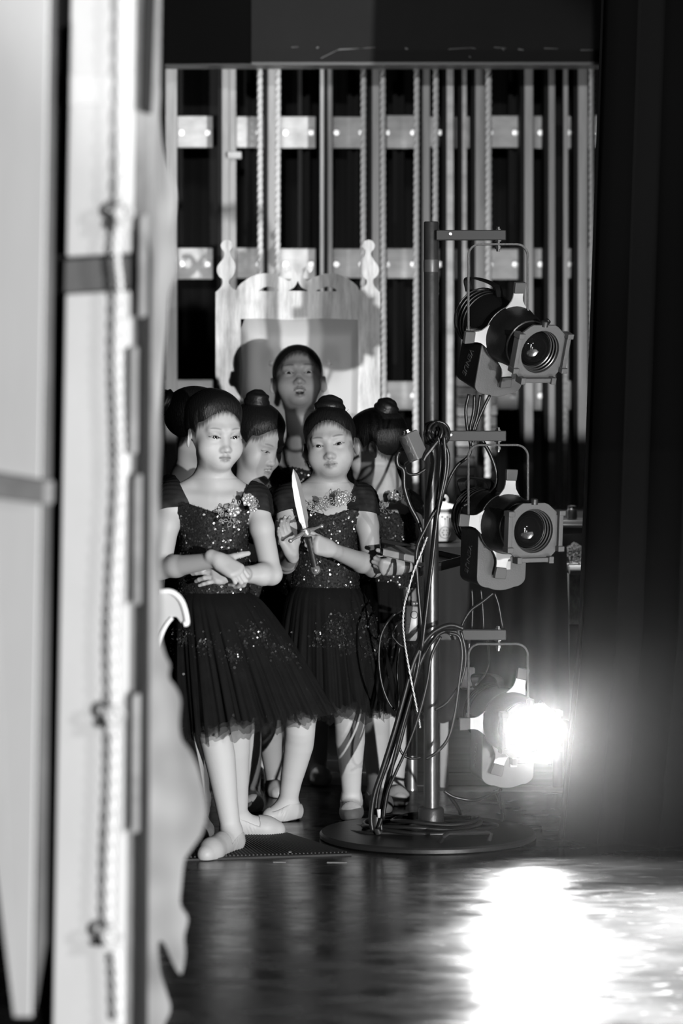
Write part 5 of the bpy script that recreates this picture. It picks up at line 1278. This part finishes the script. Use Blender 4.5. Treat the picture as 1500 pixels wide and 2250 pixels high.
    # --- skirt
    if sk:
        rt, kp = skirt(sk['waist'], sk['wr'], sk['hem'], sk['hr'], sk.get('tilt', 0), root, seed + 3, sk.get('layers', 4), n=300 if fine else 160)
        if sk.get('lace'):
            V_, Q_ = kp; za, zb2 = sk['lace']; r = np.random.RandomState(seed + 8); cl = [(r.uniform(-1, 1), r.uniform(za, zb2)) for _ in range(9)]
            def sel(cen, nr):
                a = np.arctan2(cen[:, 0] - sk['waist'][0], -(cen[:, 1] - sk['waist'][1])); w = np.zeros(len(cen))
                for (aa, zz) in cl: w += np.exp(-((a - aa * 1.6) / .17) ** 2 - ((cen[:, 2] - zz) / .020) ** 2)
                return w + .004
            scatter(V_, -Q_[:, ::-1] * -1, 900, seed + 9, sel, .0036, M_APPLD, rt, 'lace_petals', .8, lift=-.002)
            scatter(V_, Q_[:, ::-1], 130, seed + 10, sel, .0026, M_SEQ, rt, 'lace_sparkles', .6, lift=.004)
    # --- legs: tights and soft slippers
    lp = []; fts = []
    for (hp_, kn, an, to) in legs:
        a, b, fd = leg_prims(hp_, kn, an, to, o.get('leg', 1.0)); lp.append(a + b); fts.append((b, an, fd))
    if lp:
        allp = [p for l in lp for p in l]; lo = np.min([p.lo for p in allp], 0) - .012; hi = np.max([p.hi for p in allp], 0) + .012; lo[2] = -.004
        acc = None; hg = .0032 if fine else .0042
        for l in lp:
            g6 = Grid(lo, hi, hg)
            for p in l: g6.apply(p)
            acc = g6.F if acc is None else np.minimum(acc, g6.F)
        X, Y, Z = g6.xyz(); g6.F = np.maximum(acc, (.0045 + 0 * X + 0 * Y - Z).astype(F32)); tv, tq = g6.mesh(); np_mesh('tights', tv, tq, M_TIGHTS, root)
        for (b, an, fd) in fts:
            lo = np.min([p.lo for p in b], 0) - .012; hi = np.max([p.hi for p in b], 0) + .012; lo[2] = -.004; g7 = Grid(lo, hi, .0024)
            for p in b: g7.apply(p, .0030)
            X, Y, Z = g7.xyz(); t = (X - an[0]) * fd[0] + (Y - an[1]) * fd[1]
            wr_ = .0008 * np.sin(t * 700 + Z * 300) * sstep(-.02, .0, -np.abs(t - .03))
            top_ = .050 - .45 * np.maximum(t - .012, 0) + .0 * Z
            top_ = np.where(t > .055, .2, .047 + .004 * np.cos(t * 60) - .25 * np.maximum(t, 0))
            g7.F = np.maximum(np.maximum(g7.F + wr_.astype(F32), (.0012 - Z + 0 * t).astype(F32)), (Z - top_).astype(F32)); sv, sq = g7.mesh(); np_mesh('ballet_slipper', sv, sq, M_SHOE, root)
    return root, R

def fist(d, n, th, s=1.0, c=(70, 80, 50)): return dict(d=np.array(d, float), n=np.array(n, float), th=np.array(th, float), s=s, curls=(c,) * 4, spread=1.0)
gp = lambda px, D_row: P(px, D_row, CAM_H * FPX / (D_row - HORIZON))     # a point on the floor seen at a pixel

# 1 --- the front girl, hands crossed at her waist
D1 = 7.80
rh = dict(d=norm(P(528, 1256, 7.585) - P(482, 1232, 7.60)) + np.array([0, .0, -.1]), n=np.array([.35, -.75, .55]), th=np.array([-.2, -.3, 1.0]), s=.98, curls=((35, 50, 25), (40, 55, 25), (42, 58, 28), (45, 60, 30)), spread=2, thumb=(.85, .35, .1, 5))
lh = dict(d=np.array([-.85, .03, .0]), n=np.array([.0, -.9, .35]), th=np.array([0, -.2, 1.0]), s=.95, curls=((8, 14, 10), (14, 18, 12), (16, 22, 14), (8, 12, 10)), spread=7, thumb=(.5, .8, .2, 12))
g1 = person('young dancer in front with hands crossed at her sequinned waist',
    (P(472, 956, D1), (26, -4, 1), .955), (P(378, 1092, D1), P(562, 1098, D1)), P(470, 1245, D1), P(470, 1345, D1 + .01),
    [(P(352, 1250, D1 - .06), P(478, 1229, 7.61), rh), (P(596, 1262, D1 - .07), P(522, 1262, 7.645), lh)],
    [(P(462, 1440, D1), P(470, 1600, 7.76), P(508, 1826, 7.77), np.array([P(447, 0, 7.62)[0], 7.62, 0])), (P(505, 1440, D1 + .03), P(518, 1590, 7.90), P(522, 1795, 8.02), np.array([*P(620, 1830, 8.04)[:2], 0]))],
    dict(waist=P(471, 1300, D1), wr=(.088, .068), hem=P(560, 1592, D1), hr=(.197, .185), tilt=.17, lace=(P(0, 1450, D1)[2], P(0, 1370, D1)[2])),
    dict(jaw=.95, eye=1.0, liner=.85, shadow=.25, brow=.9, browk=.5, lip=.45, gaze=(-.02, -.03), bun=((-.012, -.03, .105), .030, .55), pomp=.012, ear=1.1, hline=.004, neckline=-.036, arm=1.0, seq=520,
         flowers=[(P(545, 1098, D1 - .088), .017, 1), (P(513, 1122, D1 - .098), .016, 2), (P(556, 1116, D1 - .085), .011, 3)],
         loops=[(P(500, 1130, D1 - .098), (.022, .022), 26, 1, np.array([1, 0, 0])), (P(540, 1108, D1 - .088), (.028, .018), 26, 2, np.array([1, 0, .4]))]), True, .0015, 21)

# 5 --- the girl with the dagger
D5 = 8.25
dag_lo, dag_hi = P(692, 1255, 7.985), P(645, 1028, 7.90); dax = norm(dag_hi - dag_lo)
fw = P(726, 1208, 8.00)
lf = dict(d=norm(P(690, 1195, 7.965) - fw) + np.array([0, -.1, 0]), n=np.array([.15, -.95, .15]), th=dax, s=.93, curls=((58, 82, 45), (62, 84, 45), (64, 84, 45), (66, 82, 45)), spread=.5, thumb=(.35, .75, .55, 15))
ro = dict(d=norm(P(612, 1178, 7.93) - P(640, 1216, 7.98)) + np.array([0, .1, .5]), n=np.array([-.55, .75, -.1]), th=np.array([.8, .2, .3]), s=.9, curls=((10, 22, 14), (8, 20, 14), (8, 18, 12), (6, 16, 10)), spread=3, thumb=(.7, .5, .35, 12))
g5 = person('young dancer holding up a shining dagger before her chest',
    (P(726, 979, D5), (-4, 3, -7), .96), (P(632, 1098, D5), P(798, 1098, D5 - .01)), P(715, 1225, D5), P(715, 1330, D5 + .01),
    [(P(628, 1238, D5 - .05), P(640, 1214, 8.01), ro), (P(820, 1246, D5 - .05), P(728, 1208, 8.00), lf)],
    [(P(672, 1440, D5), P(660, 1590, D5 - .02), P(632, 1764, 8.30), np.array([*gp(583, 1806)[:2], 0])), (P(757, 1440, D5 + .02), P(768, 1580, D5 + .02), P(772, 1752, 8.36), np.array([*gp(772, 1806)[:2], 0]))],
    dict(waist=P(714, 1288, D5), wr=(.088, .068), hem=P(733, 1565, D5), hr=(.172, .165), tilt=.02, lace=(P(0, 1430, D5)[2], P(0, 1350, D5)[2])),
    dict(jaw=1.02, eye=1.0, eyew=.95, liner=.6, brow=1.0, browk=.6, lip=.36, mouth=.0, lipf=1.25, mw=1.15, skin_shade=.80, gaze=(.02, -.02), bun=((.008, -.024, .106), .042, .92), pomp=.003, ear=1.25, neckline=-.042, seq=420,
         flowers=[(P(752, 1094, D5 - .098), .016, 1), (P(707, 1101, D5 - .100), .009, 2), (P(742, 1106, D5 - .099), .010, 3)],
         loops=[(P(745, 1098, D5 - .096), (.038, .014), 40, 1, np.array([1, 0, .35])), (P(695, 1112, D5 - .10), (.026, .016), 26, 2, np.array([1, 0, .1]))]), True, .0015, 31)

# the dagger
dg = thing('dagger', 'stage dagger with a broad pointed blade and ornate cross guard', 'dagger', P(690, 1195, 7.985))
gx = norm(P(703, 1160, 7.96) - P(640, 1187, 7.91)); bn = norm(np.cross(dax, gx))
if bn[1] > 0: bn = -bn
bxv = np.cross(bn, dax); b0 = P(671, 1160, 7.94) ; Lb = np.linalg.norm(P(645, 1028, 7.90) - b0); mb = MB()
st_ = [(0, .0085), (.08, .0105), (.14, .0150), (.45, .0165), (.75, .0140), (.90, .0085), (1.0, .0006)]
rings = []
for t, w in st_:
    c = b0 + dax * Lb * t; th_ = .0032 * (1 - .8 * max(0, t - .75) / .25); rings.append([c - bxv * w, c + bn * th_, c + bxv * w, c - bn * th_])
mb.loft(rings); mb.build('blade', M_BLADE, dg, smooth=False)
gd = MB(); a, b = P(638, 1188, 7.905), P(706, 1156, 7.975); gd.tube(spline([a, lerp(a, b, .25) + dax * .002, lerp(a, b, .5) + dax * .006, lerp(a, b, .75) + dax * .002, b], 5), [.0035] * 5 + [.005] * 5 + [.008] * 1 + [.005] * 5 + [.0035] * 5, 10)
gd.sphere(a, .0062, 10, 8); gd.sphere(b, .0062, 10, 8); gd.lathe([(.010, -.008), (.013, -.002), (.011, .006), (.009, .010)], lerp(a, b, .5) + dax * .002, dax, 14); gd.build('cross_guard', M_HILT, dg)
MB().lathe([(.0085, 0), (.0095, .03), (.008, .06), (.0095, .09)], P(692, 1250, 7.985), dax, 14).build('grip', M_METAL_DARK, dg)
pm = MB(); pm.lathe([(.008, -.004), (.012, .0), (.0085, .006), (.011, .010), (.008, .014)], P(690, 1238, 7.985), dax, 16); pm.sphere(P(693, 1252, 7.985), .0135, 14, 10); pm.sphere(P(693, 1252, 7.985) + (0, -.011, 0), .007, 12, 8); pm.build('pommel', M_HILT, dg)

# 4 --- the tall girl singing in front of the throne
D4 = 9.12
person('tallest dancer with chin raised and mouth open before the throne',
    (P(655, 836, D4), (3, 20, -2), 1.02), (P(588, 1030, D4), P(748, 1030, D4)), P(665, 1190, D4), P(665, 1300, D4),
    [(None, None, None), (None, None, None)],
    [(P(640, 1430, D4), P(630, 1560, D4), P(565, 1738, 9.14), np.array([P(560, 0, 8.97)[0], 8.98, 0])), (P(690, 1430, D4), P(692, 1560, D4), P(697, 1735, 9.14), np.array([P(706, 0, 8.97)[0], 8.98, 0]))],
    dict(waist=P(665, 1240, D4), wr=(.09, .07), hem=P(665, 1520, D4), hr=(.15, .12), layers=3),
    dict(jaw=1.0, eye=.95, liner=.5, browk=.6, brow=1.3, mouth=.011, skin_shade=.40, lip=.4, gaze=(0, -.25), ear=1.7, pomp=.0, neck=1.22, neckline=-.004, seq=260, body=1.02, eyew=.95,
         loops=[(P(690, 1012, D4 - .085), (.02, .012), 16, 1, np.array([1, 0, 0]))]), True, .0017, 41)

# 3 --- the girl bending her head, between the first and the dagger
D3 = 8.55
person('dancer looking down to the side between the first two girls',
    (P(566, 972, D3), (48, -24, 3), .95), (P(510, 1098, D3 + .02), P(608, 1108, D3 - .05)), P(560, 1230, D3), P(560, 1330, D3),
    [(None, None, None), (P(612, 1200, D3 + .02), P(565, 1215, D3 - .12), dict(d=np.array([-1, -.1, -.05]), n=np.array([0, -1, .3]), th=np.array([0, 0, 1.0]), s=.9, curls=((30, 40, 20),) * 4, spread=1))],
    [(P(545, 1430, D3), P(545, 1580, D3), P(556, 1748, 8.62), np.array([*gp(556, 1786)[:2], 0])), (P(590, 1430, D3), P(590, 1580, D3 + .08), P(603, 1735, 8.86), np.array([P(612, 0, 8.7)[0], 8.72, 0]))],
    dict(waist=P(560, 1290, D3), wr=(.08, .065), hem=P(565, 1550, D3), hr=(.12, .11), layers=3),
    dict(skin_shade=.9, jaw=.98, eye=.7, liner=.75, browk=.5, lip=.35, mouth=.003, gaze=(.2, -.35), bun=((-.015, -.045, .113), .036, .98), pomp=.004, neckline=-.03, seq=200, leg=.85, fwd=(.35, -.93, 0),
         flowers=[(P(588, 1085, D3 - .10), .015, 1)], loops=[(P(585, 1080, D3 - .1), (.02, .02), 20, 1, np.array([1, 0, .4]))]), True, .0017, 51)

# 6 --- the girl turned away on the right, holding the tray
D6 = 8.62
person('dancer on the right turned away in profile, holding the open tray',
    (P(820, 985, D6), (-102, -12, -4), .97), (P(792, 1102, D6 - .05), P(900, 1112, D6 + .06)), P(850, 1215, D6), P(848, 1310, D6),
    [(P(802, 1180, D6 - .04), P(800, 1222, 8.42), None), (P(914, 1205, D6 + .0), P(884, 1246, 8.10), dict(d=np.array([-1, -.12, .0]), n=np.array([.25, -.9, -.4]), th=np.array([0, -.3, 1.0]), s=.9, curls=((45, 75, 40), (48, 75, 40), (52, 75, 40), (58, 70, 40)), spread=2, thumb=(.6, .7, .3, 15)))],
    [(P(815, 1430, D6), P(824, 1580, D6), P(828, 1742, 8.52), np.array([*P(846, 0, 8.42)[:2], 0])), (P(868, 1430, D6), P(870, 1580, D6 + .05), P(866, 1735, 8.66), np.array([*P(880, 0, 8.56)[:2], 0]))],
    dict(waist=P(846, 1275, D6), wr=(.075, .075), hem=P(846, 1555, D6), hr=(.115, .12), layers=3, lace=(P(0, 1420, D6)[2], P(0, 1330, D6)[2])),
    dict(skin_shade=.75, eyes=True, eye=.8, ear=1.15, bun=((.012, -.062, .104), .035, .98), pomp=.005, neckline=-.03, seq=200, body=.95, fwd=(-.35, -.93, 0),
         flowers=[(P(864, 1093, D6 - .085), .017, 1)], loops=[(P(880, 1092, D6 - .07), (.026, .012), 26, 1, np.array([1, 0, .5])), (P(842, 1112, D6 - .095), (.018, .014), 22, 2, np.array([1, 0, 0]))]), True, .0018, 61)

# 2 --- the girl mostly hidden behind the first, far left
D2 = 8.35
person('dancer behind the front girl at left, only her bun, nape and shoulder showing',
    (P(440, 940, D2), (96, -8, 0), .97), (P(368, 1082, D2 + .03), P(470, 1100, D2 + .08)), P(420, 1215, D2), P(420, 1310, D2),
    [(None, None, None), (None, None, None)],
    [(P(405, 1430, D2), P(425, 1590, D2), P(440, 1752, 8.36), np.array([*gp(452, 1795)[:2], 0])), (P(430, 1430, D2 + .05), P(410, 1600, D2 - .15), P(432, 1800, 8.04), np.array([*gp(455, 1845)[:2], 0]))],
    dict(waist=P(425, 1285, D2), wr=(.075, .07), hem=P(440, 1560, D2), hr=(.13, .12), layers=3),
    dict(skin_shade=.7, eyes=False, bun=((0, -.108, .060), .036, .8), pomp=.004, neckline=-.01, body=.95, fwd=(.9, -.35, 0)), False, .002, 71)
print('scene done')
